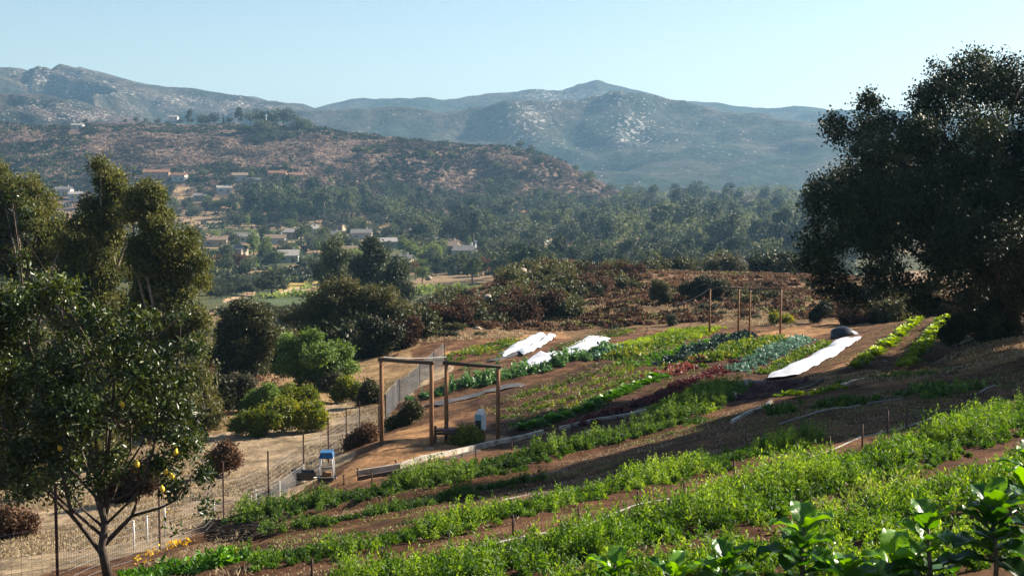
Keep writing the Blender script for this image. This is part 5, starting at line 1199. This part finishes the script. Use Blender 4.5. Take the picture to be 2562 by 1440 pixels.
p = Pz(762, 1208); t = thing('wheelbarrow', 'dark tipped wheelbarrow with pale handle left of the blue topped cart', 'wheelbarrow', p, .3)
m = MB(); V = [(-.3,-.18,.12),(.22,-.2,.1),(.22,.2,.1),(-.3,.18,.12),(-.45,-.3,.42),(.35,-.3,.36),(.35,.3,.36),(-.45,.3,.42)]
m.add(V, [[0,3,2,1],[0,1,5,4],[1,2,6,5],[2,3,7,6],[3,0,4,7]]); m.build('tub', M['tarp'], t)
m = MB(); m.tube([(-.45,-.1,.1),(-.1,-.12,.15),(.4,-.2,.2)], .016, 6); m.build('handle', M['whitepvc'], t, True); m = MB(); m.tube([(-.45,.2,.1),(-.1,.2,.15),(.4,.2,.2)], .016, 6); m.build('handle', M['whitepvc'], t, True)
m = MB(); m.tube([(.35,-.03,.13),(.35,.03,.13)], .13, 12); m.build('wheel', M['black'], t)

# ---------------------------------------------------------------- haze, light, sky, camera
def haze():
    m, nt, out = new_mat('haze'); v = N(nt, 'ShaderNodeVolumePrincipled'); v.inputs['Color'].default_value = (.37,.68,1,1); v.inputs['Density'].default_value = HAZE; v.inputs['Anisotropy'].default_value = .25
    nt.links.new(v.outputs[0], out.inputs['Volume'])
    mb = MB(); mb.box((0, 2620, 120), (9000, 5460, 400)); o = mb.build('haze', m); tag(o, kind='stuff')
HAZE = 1.05e-4
haze()
w = bpy.data.worlds.new('World'); scene.world = w; w.use_nodes = True; nt = w.node_tree
bg = nt.nodes['Background']; sk = nt.nodes.new('ShaderNodeTexSky'); sk.sky_type = 'NISHITA'; sk.sun_disc = False
sk.sun_elevation = SUN_EL; sk.sun_rotation = SUN_AZ; sk.air_density = 1.0; sk.dust_density = 1.0; sk.ozone_density = 1.5; sk.altitude = 200
nt.links.new(sk.outputs[0], bg.inputs[0]); bg.inputs[1].default_value = .05
sd = bpy.data.lights.new('sun', 'SUN'); sd.energy = 5.0; sd.angle = math.radians(.5); sd.color = (1, .89, .74)
so = bpy.data.objects.new('sun', sd); col.objects.link(so)
S = Vector((math.sin(SUN_AZ)*math.cos(SUN_EL), math.cos(SUN_AZ)*math.cos(SUN_EL), math.sin(SUN_EL)))
so.rotation_euler = S.to_track_quat('Z', 'Y').to_euler()
cd = bpy.data.cameras.new('camera'); cd.lens = 50; cd.sensor_width = 36; cd.clip_end = 30000; cd.clip_start = .1
co = bpy.data.objects.new('camera', cd); col.objects.link(co); co.location = (0,0,0); co.rotation_euler = (math.pi/2-TH, 0, 0); scene.camera = co
scene.view_settings.view_transform = 'Standard'; scene.view_settings.look = 'None'; scene.view_settings.exposure = 1.6; scene.view_settings.gamma = 1
scene.cycles.use_denoising = True; scene.cycles.denoising_prefilter = 'ACCURATE'
scene.cycles.max_bounces = 5; scene.cycles.diffuse_bounces = 2; scene.cycles.volume_bounces = 0; scene.cycles.transparent_max_bounces = 16
